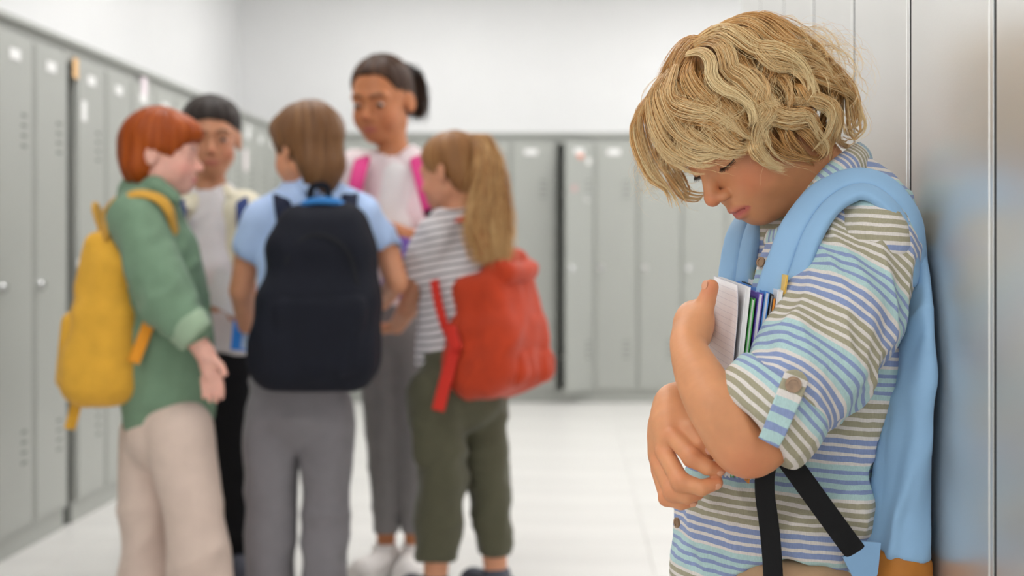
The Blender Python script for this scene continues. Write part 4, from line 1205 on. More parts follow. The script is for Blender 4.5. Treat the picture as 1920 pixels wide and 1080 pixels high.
TR = np.random.default_rng(5)
HAIR = []
def layer(n, seed, lo, hi, Lk, lift, amp, per, rad, tone, fr, fly, steps=24, coh=1.0, wav=1.0, grav=1.0, spread=1.0, hug=False):
    az, pol = sample_scalp(n, seed, lo, hi)
    L = lock_length(az, pol, rng) * Lk
    Q = trim_locks(make_locks(az, pol, L, rng.uniform(*lift, len(az)), wav, seed + 1, steps, grav, amp, coh, hug))
    W, R_, T_ = clump(Q, per, rng.uniform(*rad, len(az)), seed + 2, rng.uniform(*tone, len(az)), fr, fly, True, spread)
    HAIR.append((W, R_, T_))
# dense, darker under layer close to the scalp
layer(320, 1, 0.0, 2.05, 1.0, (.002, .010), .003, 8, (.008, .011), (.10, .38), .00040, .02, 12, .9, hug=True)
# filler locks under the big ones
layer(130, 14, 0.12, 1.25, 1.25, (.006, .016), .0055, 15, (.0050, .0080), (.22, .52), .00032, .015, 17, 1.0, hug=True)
# big S-waved locks, laid one by one over the shape of the head: (x, y) of the frame, width, lift, tone
def on_hair(x, y, grow, far=False):
    """where the line of sight meets the volume of hair round the head (its edge if it passes beside)"""
    o = np.array([0, 0, EYE]); d = nrm(P(x, y, 1.5) - o)
    c = np.array([-.012, 0, .022]); r = np.array([.092, .073, .094]) + grow
    lo_ = HF.inv(o[None])[0] - c; ld = (HF.R.T @ d) / HF.s
    a = np.sum((ld / r) ** 2); b = np.sum(lo_ * ld / r ** 2); cc = np.sum((lo_ / r) ** 2) - 1
    disc = b * b - a * cc
    t = (-b - math.sqrt(disc)) / a if disc > 0 else -b / a
    if far: t = -b / a + .035
    return HF.inv((o + d * t)[None])[0]
BIGL = [
 ([(560,60),(680,58),(800,100),(880,170),(980,240),(1080,330),(1160,400),(1210,470)], 42, .030, .62),
 ([(620,52),(760,66),(880,120),(1000,200),(1090,290),(1170,390)], 40, .026, .55),
 ([(480,110),(600,80),(720,110),(790,170),(870,215),(960,230),(1050,290),(1120,380),(1180,450)], 38, .033, .74),
 ([(430,140),(540,120),(640,170),(720,230),(830,240),(920,280),(980,350),(1000,430),(960,500)], 46, .040, .92),
 ([(500,130),(620,130),(700,170),(750,250),(820,310),(900,320),(980,380),(1010,460),(1020,500)], 30, .036, .80),
 ([(400,170),(470,160),(550,190),(590,260),(600,330),(660,360),(710,420),(770,480),(790,530),(750,580),(720,640),(740,720),(800,780),(880,800)], 46, .038, .86),
 ([(360,220),(450,230),(510,280),(520,360),(570,420),(640,450),(700,500),(720,560),(710,600)], 24, .042, .97),
 ([(380,250),(390,330),(430,420),(500,490),(580,540),(640,600),(690,650)], 40, .032, .66),
 ([(300,280),(310,380),(330,480),(420,520),(520,540),(600,590),(660,640),(700,650)], 46, .038, .86),
 ([(270,300),(260,420),(290,520),(350,620),(430,680),(520,700),(570,710)], 42, .033, .72),
 ([(240,330),(220,450),(240,580),(300,690),(380,750),(460,785),(520,780)], 42, .031, .76),
 ([(200,400),(170,520),(180,640),(220,760),(280,850),(330,920),(350,980)], 40, .034, .78),
 ([(170,470),(140,600),(160,720),(220,840),(300,900),(340,960)], 36, .036, .84),
 ([(250,560),(250,680),(290,790),(330,870),(380,930),(450,945),(485,915)], 22, .030, .90, True),
 ([(300,620),(310,720),(350,800),(385,870),(400,920),(380,955)], 18, .030, .92, True),
 ([(540,330),(560,430),(620,520),(660,570),(640,640)], 34, .026, .45),
 ([(650,300),(720,340),(760,420),(745,480),(800,540),(900,570),(980,560),(1010,610),(1070,690),(1060,750)], 38, .038, .84),
 ([(790,440),(800,500),(870,540),(960,540),(1000,590),(1020,650),(1060,700)], 26, .036, .72),
 ([(900,470),(1000,470),(1070,500),(1090,560),(1060,640),(1010,700)], 30, .038, .82),
 ([(830,330),(870,390),(890,450),(880,520)], 26, .030, .50),
 ([(760,260),(800,330),(770,400),(740,450)], 34, .028, .40),
 ([(930,380),(960,440),(1010,490),(1050,520)], 24, .034, .60),
 ([(1000,300),(1090,360),(1150,440),(1160,520),(1170,600),(1200,635),(1238,600)], 22, .034, .74),
 ([(1060,360),(1140,420),(1200,470),(1230,540),(1240,600),(1200,640),(1155,615)], 18, .036, .80),
 ([(1050,420),(1110,500),(1120,590),(1110,650),(1160,690),(1200,670)], 22, .034, .72),
 ([(980,280),(1060,330),(1110,410),(1090,480),(1110,560),(1090,640),(1050,700)], 40, .028, .55),
 ([(760,590),(800,680),(870,730),(960,750),(1030,760)], 34, .028, .42),
 ([(850,580),(880,660),(940,720),(1000,765)], 32, .028, .40),
 ([(940,600),(1000,660),(1050,720),(1020,765)], 30, .031, .60),
 ([(700,660),(725,720),(780,770),(860,800)], 28, .036, .85),
 ([(430,560),(520,620),(600,690),(680,700),(705,660)], 38, .032, .74),
 ([(360,560),(420,640),(510,700),(600,735),(680,730)], 38, .031, .78),
 ([(480,440),(530,540),(600,600),(640,650),(600,700)], 36, .028, .55),
 ([(330,640),(380,715),(450,750),(540,740),(600,715)], 30, .031, .86),
 ([(1100,600),(1085,680),(1045,760)], 34, .026, .50),
 ([(440,300),(480,390),(470,470),(540,520)], 36, .024, .42),
 ([(470,150),(410,195),(360,260),(320,345),(290,430)], 54, .010, .60),
 ([(460,170),(425,225),(385,290),(345,370),(320,450)], 54, .012, .64),
 ([(440,165),(380,205),(325,275),(275,355),(240,440)], 54, .010, .58),
 ([(900,150),(1020,250),(1100,350),(1120,450),(1100,540),(1080,620)], 60, .018, .45),
 ([(950,300),(1040,400),(1060,500),(1030,600),(1000,690)], 60, .016, .40),
 ([(850,250),(930,350),(950,450),(930,560),(900,660)], 60, .012, .34),
 ([(1000,250),(1110,340),(1180,440),(1200,540),(1180,620)], 50, .022, .55),
 ([(780,400),(820,520),(850,620),(900,700)], 60, .010, .32),
 ([(330,330),(350,430),(400,500),(470,570)], 36, .030, .62),
 ([(610,210),(660,280),(690,350),(680,420),(720,480)], 34, .027, .45),
]
guides = []; gw = []; gt = []
LR = np.random.default_rng(21)
for ctrl, wd, lift, tone, *fa in BIGL:
    for rep in range(5):
        j = LR.normal(size=2) * (0 if rep == 0 else 14)
        c = np.array([on_hair(1130 + (x + j[0] * (.4 + i * .15)) * .396, (y + j[1] * (.4 + i * .15)) * .396, lift + .004 + (0 if rep == 0 else LR.uniform(-.011, -.001)) + .002 * math.sin(i * 2 + lift * 900), bool(fa)) for i, (x, y) in enumerate(ctrl)])
        n_ = len(c); q = spline(c, 21)
        # sink the root of the lock into the hair
        e = np.linspace(0, 1, 21); cc_ = np.array([-.012, 0, .022]); sink = .016 * np.clip(1 - e * 5, 0, 1)
        q = q - (q - cc_) / np.linalg.norm(q - cc_, axis=1, keepdims=True) * sink[:, None]
        guides.append(q); gw.append(wd * .396 * .00059 / 1.55 * (1.25 if rep == 0 else 1.0) / 1.35); gt.append(tone + (0 if rep == 0 else LR.normal() * .16 - .10))
guides = np.array(guides)
W, R_, T_ = clump(guides, 28, np.array(gw), 61, np.array(gt), .00023, .03)
HAIR.append((W, R_, T_))
# thin pale strands over the top and fly-aways
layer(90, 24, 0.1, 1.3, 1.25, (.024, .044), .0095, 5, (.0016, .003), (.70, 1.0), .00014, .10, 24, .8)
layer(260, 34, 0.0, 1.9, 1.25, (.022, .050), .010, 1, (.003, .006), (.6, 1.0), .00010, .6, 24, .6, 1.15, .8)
for qi, (W, R_, T_) in enumerate(HAIR):
    nm = ['under_hair', 'filler_hair', 'wavy_hair', 'hair_wisp', 'stray_hair'][qi]
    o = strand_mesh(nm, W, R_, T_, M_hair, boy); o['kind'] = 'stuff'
# scalp cap so that no skin shows between the locks
F = Field(HF.c - .15, HF.c + .15, .003)
F.ell(HF.w((-.010, 0, .040)), np.array([.094, .0765, .082]) * HF.s, HF.R, 0)
F.cut(HF.w((.062, 0, .040)), HF.R @ nrm([.75, 0, -.55]), .006)
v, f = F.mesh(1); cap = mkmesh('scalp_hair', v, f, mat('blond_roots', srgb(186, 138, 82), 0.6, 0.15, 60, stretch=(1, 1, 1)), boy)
# ------------------------------------------------------------------ the group of children further down the hall
def PK(L, Y): return [P(q[0], q[1], Y + (q[2] if len(q) > 2 else 0)) for q in L]
def bounds(pts, m): 
    a = np.array(pts); return a.min(0) - m, a.max(0) + m
def add_hand(F, wrist, d, pn, size=1.0, curl=0.5, thumb=1, spread=.18):
    """hand at the end of a forearm: d runs along the hand, pn is the way the palm faces, thumb = side of the thumb"""
    d = nrm(d); pn = nrm(np.asarray(pn) - d * np.dot(pn, d)); sd = np.cross(pn, d) * thumb
    w = np.asarray(wrist, float); s = size
    k0 = w + d * .060 * s
    F.chain([w, w + d * .03 * s, k0 - d * .006 * s], [.019 * s, .023 * s, .022 * s], .012, 'u', (pn, .62))
    for i, (o, ln) in enumerate(((.024, .058), (.008, .064), (-.008, .060), (-.023, .047))):
        dd = nrm(d + sd * (o * 10 * spread)); a = k0 + sd * o * s; c1 = curl * .9
        p1 = a + nrm(dd + pn * c1 * .4) * ln * .42 * s; p2 = p1 + nrm(dd + pn * c1 * 1.0) * ln * .32 * s; p3 = p2 + nrm(dd + pn * c1 * 1.8) * ln * .26 * s
        F.chain([a, p1, p2, p3], [.0088 * s, .0082 * s, .0075 * s, .0062 * s], .003)
    t0 = w + d * .018 * s + sd * .018 * s; t1 = t0 + nrm(d * .7 + sd * .75 + pn * .2) * .028 * s; t2 = t1 + nrm(d + sd * .45 + pn * .3) * .025 * s
    F.chain([t0, t1, t2], [.0125 * s, .0098 * s, .0078 * s], .008)

def skin_body(parent, m, Y, head, neck, torso, trad, tflat, arms, legs, brow=1.0, neck_r=(.040, .045), h=.0058, hands=()):
    hx, hy, yaw, pit, roll, size = head
    f_, u_ = yaw_pitch(yaw, pit, roll); fr = Frame(P(hx, hy, Y + (head[6] if len(head) > 6 else 0)) if len(head) > 6 else P(hx, hy, Y), f_, u_, size)
    allp = [fr.c] + PK(torso, Y)
    for a, r in arms: allp += PK(a, Y)
    for a, r in legs: allp += PK(a, Y)
    lo, hi = bounds(allp, .19); lo[2] = max(lo[2], 0.0)
    F = Field(lo, hi, h)
    add_head(F, fr, False, True, True, neck=PK(neck, Y), neck_r=neck_r)
    F.chain(PK(torso, Y), trad, .03, 'u', tflat)
    for a, r in arms: F.chain(PK(a, Y), r, .018)
    for (w, d, pn, sz, cu, th) in hands: add_hand(F, w, d, pn, sz, cu, th)
    for a, r in legs: F.chain(PK(a, Y), r, .02)
    v, f = F.mesh(1)
    at = face_attrs(v, fr, brow)
    mkmesh('body', v, f, m, parent, True, at)
    return fr

def cloth(name, parent, m, Y, chains, cuts=(), subs=(), wr=((.006, .07, (.2, 0, 1), 3),), h=.0068, sdir=None, k=None, seed=1):
    allp = []; rm = 0
    for pts, r, fl in chains: allp += PK(pts, Y); rm = max(rm, max(r))
    if k is None: k = .012 if name in ('trousers', 'leggings') else .03
    lo, hi = bounds(allp, rm + .03); F = Field(lo, hi, h)
    for pts, r, fl in chains: F.chain(PK(pts, Y), r, k, 'u', fl)
    for p, n in cuts: F.cut(P(p[0], p[1], Y + (p[2] if len(p) > 2 else 0)), n, .006)
    for pts, r in subs: F.chain(PK(pts, Y), r, .003, 's')
    v, f = F.mesh(1)
    for i, (amp, size, ax, stx) in enumerate(wr): v = wrinkle(v, f, amp, size, ax, stx, seed + i * 7)
    a = None
    if sdir is not None: a = {'s': v @ nrm(sdir) + 3 + .003 * vnoise(v / .07, 3)}
    return mkmesh(name, v, f, m, parent, True, a)

def hair_solid(name, parent, m, fr, adds, subs, h=.004, wr=(.004, .012, (0, 0, 1), 8), seed=3, strands=None):
    """a head of hair as one grooved mass; adds/subs are ellipsoids (c, r[, k]) in the head frame"""
    lo, hi = fr.c - .22, fr.c + .22
    F = Field(lo, hi, h)
    for e in adds: F.ell(fr.w(e[0]), np.array(e[1]) * fr.s, fr.R, e[2] if len(e) > 2 else .02)
    for e in subs: F.ell(fr.w(e[0]), np.array(e[1]) * fr.s, fr.R, .010, 's')
    v, f = F.mesh(1)
    L = fr.inv(v); q = np.stack([np.arctan2(L[:, 1], L[:, 0]) * 9, L[:, 2] * 12, np.hypot(L[:, 0], L[:, 1]) * 6], 1)
    v = v + vnormals(v, f) * (wr[0] * vnoise(q, seed) + wr[0] * .5 * vnoise(q * [2.7, 1.3, 1], seed + 1))[:, None]
    tone = np.clip(.5 + .22 * vnoise(q * [1.6, .8, 1], seed + 2), 0, 1)
    return mkmesh(name, v, f, m, parent, True, {'tone': tone})

def tri_strands(name, parent, m, guides, per, spread, rad, seed, tone=(.2, .9), steps=16, wav=.004):
    rg = np.random.default_rng(seed); Q = []
    for g in guides:
        g = spline(g, steps); 
        for _ in range(per):
            o = rg.normal(size=3) * spread; e = np.linspace(.55, 1.0, steps)[:, None]
            w = np.sin(np.linspace(0, rg.uniform(8, 16), steps) + rg.uniform(0, 6))[:, None] * wav * rg.normal(size=3)
            Q.append(g + o * e + w * np.linspace(.2, 1, steps)[:, None])
    Q = np.array(Q); n = len(Q)
    R_ = rad * rg.uniform(.7, 1.3, (n, 1)) * np.linspace(1, .45, steps)[None]
    T_ = np.clip(rg.uniform(*tone, (n, 1)) + np.linspace(-.1, .15, steps)[None], 0, 1)
    o = strand_mesh(name, Q, R_, T_, m, parent); o['kind'] = 'stuff'; return o

def bag_solid(name, parent, m, Y, boxes, wr=(.005, .06, (0, 0, 1), 3), h=.005, k=.03, seed=2, cuts=()):
    """boxes: (x, y, dY, half sizes (m), yaw in degrees, rounding)"""
    cs = np.array([P(b[0], b[1], Y + b[2]) for b in boxes]); rm = max(np.linalg.norm(b[3]) for b in boxes)
    F = Field(cs.min(0) - rm - .02, cs.max(0) + rm + .02, h)
    for b, c in zip(boxes, cs):
        a = math.radians(b[4]); R = np.array([[math.cos(a), -math.sin(a), 0], [math.sin(a), math.cos(a), 0], [0, 0, 1]])
        if len(b) > 6:
            t = math.radians(b[6]); R = R @ np.array([[math.cos(t), 0, math.sin(t)], [0, 1, 0], [-math.sin(t), 0, math.cos(t)]])
        F.box(c, b[3], R, b[5], k)
    v, f = F.mesh(2)
    if wr: v = wrinkle(v, f, wr[0], wr[1], wr[2], wr[3], seed)
    return mkmesh(name, v, f, m, parent)

def kband(name, ctrl, nrml, w, th, m, par, Y, n=40):
    p = spline(PK(ctrl, Y), n); N = spline(np.array(nrml, float), n) if len(nrml) > 1 else np.tile(nrml[0], (n, 1))
    N = N / np.linalg.norm(N, axis=1)[:, None]
    v, f = strap_geo(p, N, w, th); return mkmesh(name, v, f, m, par)

FX, FYc = np.array([1., 0, 0]), np.array([0, 1., 0])
def floor_y(Y): return VY + FPX * EYE / Y

# ================================================================ red-haired child in the green shirt
Y1 = 3.60
k1 = thing('person', 'red-haired child in a green shirt wearing a yellow backpack', 'person', (P(310, 0, Y1)[0], Y1, 0))
sk1 = skin_mat('fair_skin', srgb(232, 178, 160), srgb(208, 120, 116), srgb(230, 150, 136))
fr1 = skin_body(k1, sk1, Y1, (304, 292, 186, 2, 0, .95), [(288, 355), (280, 395)], [(278, 420), (290, 560), (308, 740), (312, 800)], [.07, .092, .075, .072], (FX, .72),
    [([(262, 425, -.10), (312, 560, -.15), (386, 664, -.17)], [.036, .030, .024]), ([(290, 420, .12), (330, 560, .15), (360, 620, .10)], [.034, .028, .022])],
    [([(330, 800, -.05), (358, 950, -.05), (368, 1105, -.05)], [.06, .045, .032]), ([(285, 800, .05), (280, 950, .05), (275, 1105, .05)], [.06, .045, .032])],
    0.6, h=.0044, hands=[(P(386, 664, Y1 - .17), (.22, 0, -1), (-.25, -.9, -.1), .95, .30, 1)])
M_ginger = hair_mat('ginger_hair', srgb(82, 30, 4), srgb(154, 68, 12), srgb(206, 108, 30), .45, .25)
hair_solid('hair', k1, M_ginger, fr1, [((-.012, 0, .040), (.104, .086, .092)), ((-.052, 0, -.02), (.058, .078, .068)), ((.050, 0, .062), (.055, .066, .040))],
           [((.088, 0, -.040), (.062, .12, .080)), ((.02, .085, -.035), (.040, .03, .045)), ((.02, -.085, -.035), (.040, .03, .045))])
M_green = fabric_mat('sage_green_cotton', srgb(118, 146, 120), .9, .06, 700)
sh1 = cloth('shirt', k1, M_green, Y1, [([(282, 372), (284, 470), (300, 620), (312, 740), (314, 800)], [.072, .115, .122, .112, .105], (FYc, .85)),
    ([(262, 412, -.09), (286, 490, -.125), (316, 565, -.15), (352, 610, -.165)], [.070, .066, .062, .050], None), ([(290, 415, .09), (325, 540, .14), (352, 600, .12)], [.06, .058, .048], None)],
    [((310, 795), (.10, 0, -1))], [([(284, 330), (282, 372)], [.05, .048])], ((.010, .085, (.25, 0, 1), 3.5), (.004, .035, (.6, 0, .6), 3)), seed=4)
cloth('collar', sh1, M_green, Y1, [([(245, 372, -.02), (290, 350, -.055), (322, 372, -.05)], [.026, .026, .022], None), ([(245, 372, .02), (290, 350, .055), (322, 372, .05)], [.026, .026, .022], None)], wr=((.003, .04, (1, 0, 0), 2),))
M_cuffg = fabric_mat('pale_green_cuff', srgb(156, 178, 150), .9, .05, 700)
cloth('cuff', sh1, M_cuffg, Y1, [([(340, 596, -.16), (366, 626, -.17)], [.052, .050], None)], [((370, 633, -.17), (.66, 0, -.72)), ((346, 603, -.16), (-.66, 0, .72))], [([(354, 612, -.165), (388, 650, -.17)], [.036, .036])], wr=((.004, .04, (1, 0, 1), 2),))
M_beige = fabric_mat('beige_cotton', srgb(222, 200, 186), .9, .04, 600)
cloth('trousers', k1, M_beige, Y1, [([(312, 745), (312, 810)], [.094, .10], (FYc, .9)), ([(335, 810, -.05), (365, 950, -.05), (376, 1100, -.05), (377, 1128, -.05)], [.080, .074, .074, .074], None), ([(282, 810, .05), (276, 950, .05), (272, 1100, .05), (272, 1128, .05)], [.075, .068, .066, .066], None)],
      [((310, 1128), (0, 0, -1)), ((310, 742), (0, 0, 1))], wr=((.008, .10, (.6, 0, .5), 3),), seed=9)
for (x, dy) in ((368, -.05), (275, .05)): shoe('shoe', P(x, 1110, Y1 + dy), (1, -.2, 0), .21, M_wshoe, M_sole, k1)
# yellow backpack
M_yel = fabric_mat('mustard_yellow_canvas', srgb(228, 172, 58), .85, .08, 500)
M_yel2 = fabric_mat('mustard_yellow_strap', srgb(212, 160, 62), .85, .05, 500)
b1 = thing('backpack', 'mustard yellow backpack on the red-haired child\'s back', 'backpack', P(205, 770, Y1))
bag_solid('bag_body', b1, M_yel, Y1, [(222, 560, 0, (.055, .13, .13), 0, .05, 8), (212, 650, 0, (.082, .14, .14), 0, .06, 4), (200, 690, 0, (.085, .14, .09), 0, .06, 0), (204, 500, 0, (.042, .11, .09), 0, .036, 12)], (.007, .08, (.2, 0, 1), 3))
bag_solid('front_pocket', b1, M_yel, Y1, [(157, 655, 0, (.034, .105, .10), 0, .03, 6)], (.006, .06, (.2, 0, 1), 3), seed=5)
kband('top_handle', [(200, 450, -.02), (182, 410, -.02), (176, 390, 0), (184, 396, .02), (202, 440, .03)], [(-1, 0, .2)], .03, .012, M_yel2, b1, Y1)
kband('shoulder_strap', [(196, 450, -.10), (205, 400, -.115), (245, 366, -.12), (288, 368, -.115), (316, 392, -.10), (330, 440, -.05)], [(-.5, -.7, .5), (-.4, -.6, .8), (-.1, -.6, .9), (.3, -.6, .8), (.8, -.5, .2), (1, -.2, 0)], .032, .010, M_yel2, b1, Y1)
kband('shoulder_strap', [(196, 450, .10), (205, 400, .10), (245, 366, .10), (295, 372, .11), (325, 415, .12), (335, 500, .12)], [(-.5, .5, .5), (-.4, .5, .8), (-.1, .5, .9), (.3, .5, .7), (.8, .5, .2), (1, .2, 0)], .045, .012, M_yel2, b1, Y1)
kband('webbing', [(285, 590, -.135), (270, 630, -.14), (250, 680, -.145)], [(0, -1, 0)], .03, .005, mat('yellow_web', srgb(232, 150, 32), .8, .04), b1, Y1)
kband('loose_strap', [(146, 735, -.06), (140, 770, -.06), (130, 805, -.07)], [(0, -1, 0)], .028, .006, M_yel, b1, Y1)
kband('buckle', [(136, 700, -.07), (133, 742, -.07)], [(0, -1, 0)], .03, .02, M_web, b1, Y1)

# ================================================================ dark-haired boy in a cream shirt over a white tee
Y2 = 4.15
k2 = thing('person', 'dark-haired boy in an open cream shirt and black trousers facing the camera', 'person', (P(400, 0, Y2)[0], Y2, 0))
sk2 = skin_mat('warm_skin', srgb(196, 138, 104), srgb(176, 100, 86), srgb(200, 126, 98))
fr2 = skin_body(k2, sk2, Y2, (396, 262, 104, 4, 0, 1.04), [(394, 335), (394, 370)], [(395, 390), (398, 520), (402, 650), (402, 690)], [.075, .10, .09, .09], (FYc, .7),
    [([(338, 395), (335, 490, .02), (352, 560, -.08), (405, 572, -.16)], [.036, .031, .028, .022]), ([(452, 395), (468, 500, .02), (462, 570, -.06), (440, 590, -.12)], [.036, .031, .028, .022])],
    [([(382, 690), (400, 860), (415, 1030)], [.058, .045, .032]), ([(430, 690), (440, 860), (450, 1040)], [.058, .045, .032])], 1.0,
    hands=[(P(405, 570, Y2 - .16), (1, -.1, .05), (0, .3, -1), 1.0, .4, 1)])
add_eyes(fr2, k2, M_iris)
M_black = hair_mat('black_hair', srgb(20, 16, 14), srgb(44, 36, 32), srgb(84, 74, 68), .5, .25)
hair_solid('hair', k2, M_black, fr2, [((-.012, 0, .058), (.096, .082, .070)), ((-.04, 0, .02), (.066, .078, .07))], [((.090, 0, -.010), (.060, .12, .064)), ((.02, 0, -.07), (.12, .12, .06))], wr=(.003, .01, (0, 0, 1), 6), seed=13)
M_tee = fabric_mat('white_tee', srgb(232, 228, 230), .9, .03, 700)
M_cream = fabric_mat('cream_cotton', srgb(234, 228, 204), .9, .04, 700)
M_blackp = fabric_mat('black_denim', srgb(20, 20, 23), .9, .08, 600, .25, 0.0)
cloth('tee', k2, M_tee, Y2, [([(395, 385), (398, 500), (402, 640), (402, 668)], [.085, .112, .104, .102], (FYc, .78))], [((400, 665), (0, 0, -1))], [([(394, 330), (394, 375)], [.052, .05])], ((.006, .06, (.5, 0, .8), 3),), seed=21)
so = cloth('open_shirt', k2, M_cream, Y2, [([(375, 382), (352, 400), (346, 520), (352, 640)], [.05, .062, .060, .05], (FYc, 1.0)), ([(415, 382), (440, 400), (452, 520), (450, 600)], [.05, .062, .058, .05], (FYc, 1.0)),
    ([(338, 398), (334, 490, .02)], [.060, .056], None), ([(454, 398), (470, 495, .02)], [.060, .056], None)], [((400, 640), (0, 0, -1))], [([(394, 330), (394, 385)], [.052, .05])], seed=23)
cloth('collar', so, M_cream, Y2, [([(372, 372, -.03), (356, 388, -.06)], [.026, .02], None), ([(420, 362, -.02), (440, 372, -.04)], [.026, .02], None)], wr=((.002, .03, (1, 0, 0), 2),))
cloth('trousers', k2, M_blackp, Y2, [([(404, 655), (404, 700)], [.102, .104], (FYc, .8)), ([(385, 700), (402, 860), (416, 1030)], [.074, .062, .056], None), ([(430, 700), (440, 860), (450, 1050)], [.074, .062, .056], None)], [((400, 1052), (0, 0, -1)), ((400, 658), (0, 0, 1))], wr=((.005, .07, (1, 0, .3), 2),), seed=25)
for (x, yy) in ((415, 1040), (450, 1045)): shoe('shoe', P(x, yy, Y2), (.2, -1, 0), .21, M_bshoe, M_sole, k2)
M_navy = fabric_mat('navy_nylon', srgb(24, 30, 52), .8, .06, 900, .15, 0.0)
b2 = thing('backpack', 'dark blue backpack with straps worn by the boy in the cream shirt', 'backpack', P(398, 620, Y2 + .2))
bag_solid('bag_body', b2, M_navy, Y2, [(398, 500, .19, (.12, .06, .17), 0, .05)])
for q in (1, -1):
    xs_ = 396 + q * 57
    kband('shoulder_strap', [(xs_ - q * 14, 395, .12), (xs_ - q * 8, 366, .04), (xs_, 374, -.05), (xs_ + q * 2, 420, -.10), (xs_ + q * 6, 500, -.09), (xs_ + q * 10, 560, 0)], [(0, .6, .8), (0, 0, 1), (0, -.7, .7), (0, -1, 0), (0, -1, 0), (q, -.2, 0)], .036, .010, mat('navy_strap', srgb(36, 56, 112), .8, .05), b2, Y2)
# sheets of paper in his hands
pp = thing('paper_sheets', 'white sheets of paper in the dark-haired boy\'s hands', 'paper', P(425, 560, Y2 - .2))
for i in range(3):
    b = MB(); a = math.radians(20 + 6 * i); R = np.array([[math.cos(a), 0, math.sin(a)], [0, 1, 0], [-math.sin(a), 0, math.cos(a)]])
    b.box((-.05, -.001, -.05), (.05, .0005, .05), 0, R, P(426, 548, Y2 - .215 - .004 * i)); b.build('sheet', mat('paper_white', srgb(236, 234, 236), .7, .01), pp)

# ================================================================ boy seen from behind with the navy backpack
Y3 = 3.70
k3 = thing('person', 'brown-haired boy in a light blue shirt with his back to the camera', 'person', (P(560, 0, Y3)[0], Y3, 0))
sk3 = skin_mat('tan_skin', srgb(216, 152, 116), srgb(190, 110, 96), srgb(220, 134, 104))
fr3 = skin_body(k3, sk3, Y3, (574, 282, -42, 6, 0, .98), [(586, 345, .0), (588, 385, .0)], [(585, 405), (580, 540), (562, 690), (560, 740)], [.08, .105, .092, .094], (FYc, .7),
    [([(487, 408), (466, 470, .02), (452, 545, .04), (462, 610, -.02 + .14)], [.037, .034, .031, .024]), ([(688, 408), (728, 480, .02), (744, 528, .0), (716, 566, .15)], [.037, .034, .031, .024])],
    [([(512, 740), (510, 930), (508, 1120)], [.06, .048, .034]), ([(608, 740), (608, 930), (606, 1120)], [.06, .048, .034])], 0.4,
    hands=[(P(716, 566, Y3 + .15), (-.6, .7, -.2), (0, .3, 1), 1.0, .4, 1)])
M_brown = hair_mat('brown_hair', srgb(54, 34, 20), srgb(116, 80, 50), srgb(178, 138, 98), .45, .25)
hair_solid('hair', k3, M_brown, fr3, [((-.014, 0, .040), (.108, .088, .092)), ((-.060, 0, -.035), (.052, .074, .072)), ((-.055, 0, -.085), (.034, .05, .045)), ((.050, 0, .066), (.055, .064, .040))],
           [((.092, 0, -.034), (.060, .12, .080)), ((.014, .092, -.022), (.034, .034, .034)), ((.014, -.092, -.022), (.034, .034, .034))], seed=33)
M_lblue = fabric_mat('light_blue_cotton', srgb(178, 202, 240), .9, .04, 700)
sh3 = cloth('shirt', k3, M_lblue, Y3, [([(588, 392), (582, 500), (566, 640), (562, 700)], [.092, .130, .118, .112], (FYc, .76)), ([(500, 410), (470, 460, .015)], [.056, .050], None), ([(678, 410), (720, 468, .02)], [.058, .050], None), ([(530, 385), (588, 372), (650, 385)], [.04, .045, .04], None)],
      [((560, 700), (0, 0, -1)), ], [([(466, 468, .02), (452, 530, .04)], [.040, .040]), ([(726, 476, .01), (744, 528, .0)], [.040, .040]), ([(582, 330), (586, 368)], [.05, .048])], ((.006, .06, (.3, 0, 1), 3),), seed=35)
cloth('collar', sh3, M_lblue, Y3, [([(540, 358, .02), (585, 350, -.055), (630, 366, .02)], [.026, .028, .026], None)], wr=((.002, .03, (1, 0, 0), 2),))
M_gray = fabric_mat('grey_twill', srgb(128, 124, 128), .9, .05, 600)
cloth('trousers', k3, M_gray, Y3, [([(560, 700), (558, 760)], [.122, .124], (FYc, .78)), ([(512, 770), (508, 930), (507, 1110), (507, 1135)], [.076, .063, .061, .061], None), ([(610, 770), (612, 930), (606, 1110), (606, 1135)], [.074, .060, .058, .058], None)], [((560, 1137), (0, 0, -1)), ((560, 700), (0, 0, 1))], wr=((.007, .08, (1, 0, .25), 2.5),), seed=37)
for x in (508, 606): shoe('shoe', P(x, 1120, Y3), (-.1, 1, 0), .21, M_wshoe, M_sole, k3)
b3 = thing('backpack', 'large dark navy backpack on the back of the boy in light blue', 'backpack', P(595, 740, Y3 - .2))
M_navyd = fabric_mat('dark_navy_nylon', srgb(15, 18, 30), .8, .10, 900, .15, 0.0)
bag_solid('bag_body', b3, M_navyd, Y3, [(606, 448, -.145, (.110, .062, .085), 0, .06), (600, 520, -.155, (.138, .072, .13), 0, .07), (592, 615, -.17, (.153, .082, .135), 0, .07), (590, 662, -.17, (.150, .085, .085), 0, .06)], (.007, .08, (.3, 0, 1), 3), seed=41)
bag_solid('front_pocket', b3, M_navyd, Y3, [(596, 628, -.232, (.116, .030, .100), 0, .029)], (.006, .07, (.4, 0, 1), 3), seed=43)
kband('zip_seam', [(520, 560, -.225), (545, 475, -.232), (590, 440, -.222), (650, 470, -.232), (676, 560, -.225)], [(0, -1, .1)], .010, .004, mat('zip_black', srgb(12, 14, 22), .85, .02), b3, Y3)
kband('top_trim', [(556, 396, -.13), (575, 380, -.14), (605, 376, -.15), (635, 380, -.14), (652, 396, -.13)], [(0, -.4, .9)], .03, .014, mat('bright_blue_trim', srgb(40, 120, 190), .7, .04), b3, Y3)
kband('haul_loop', [(580, 385, -.12), (585, 352, -.12), (612, 350, -.12), (618, 385, -.12)], [(0, -1, 0)], .018, .006, M_navyd, b3, Y3)
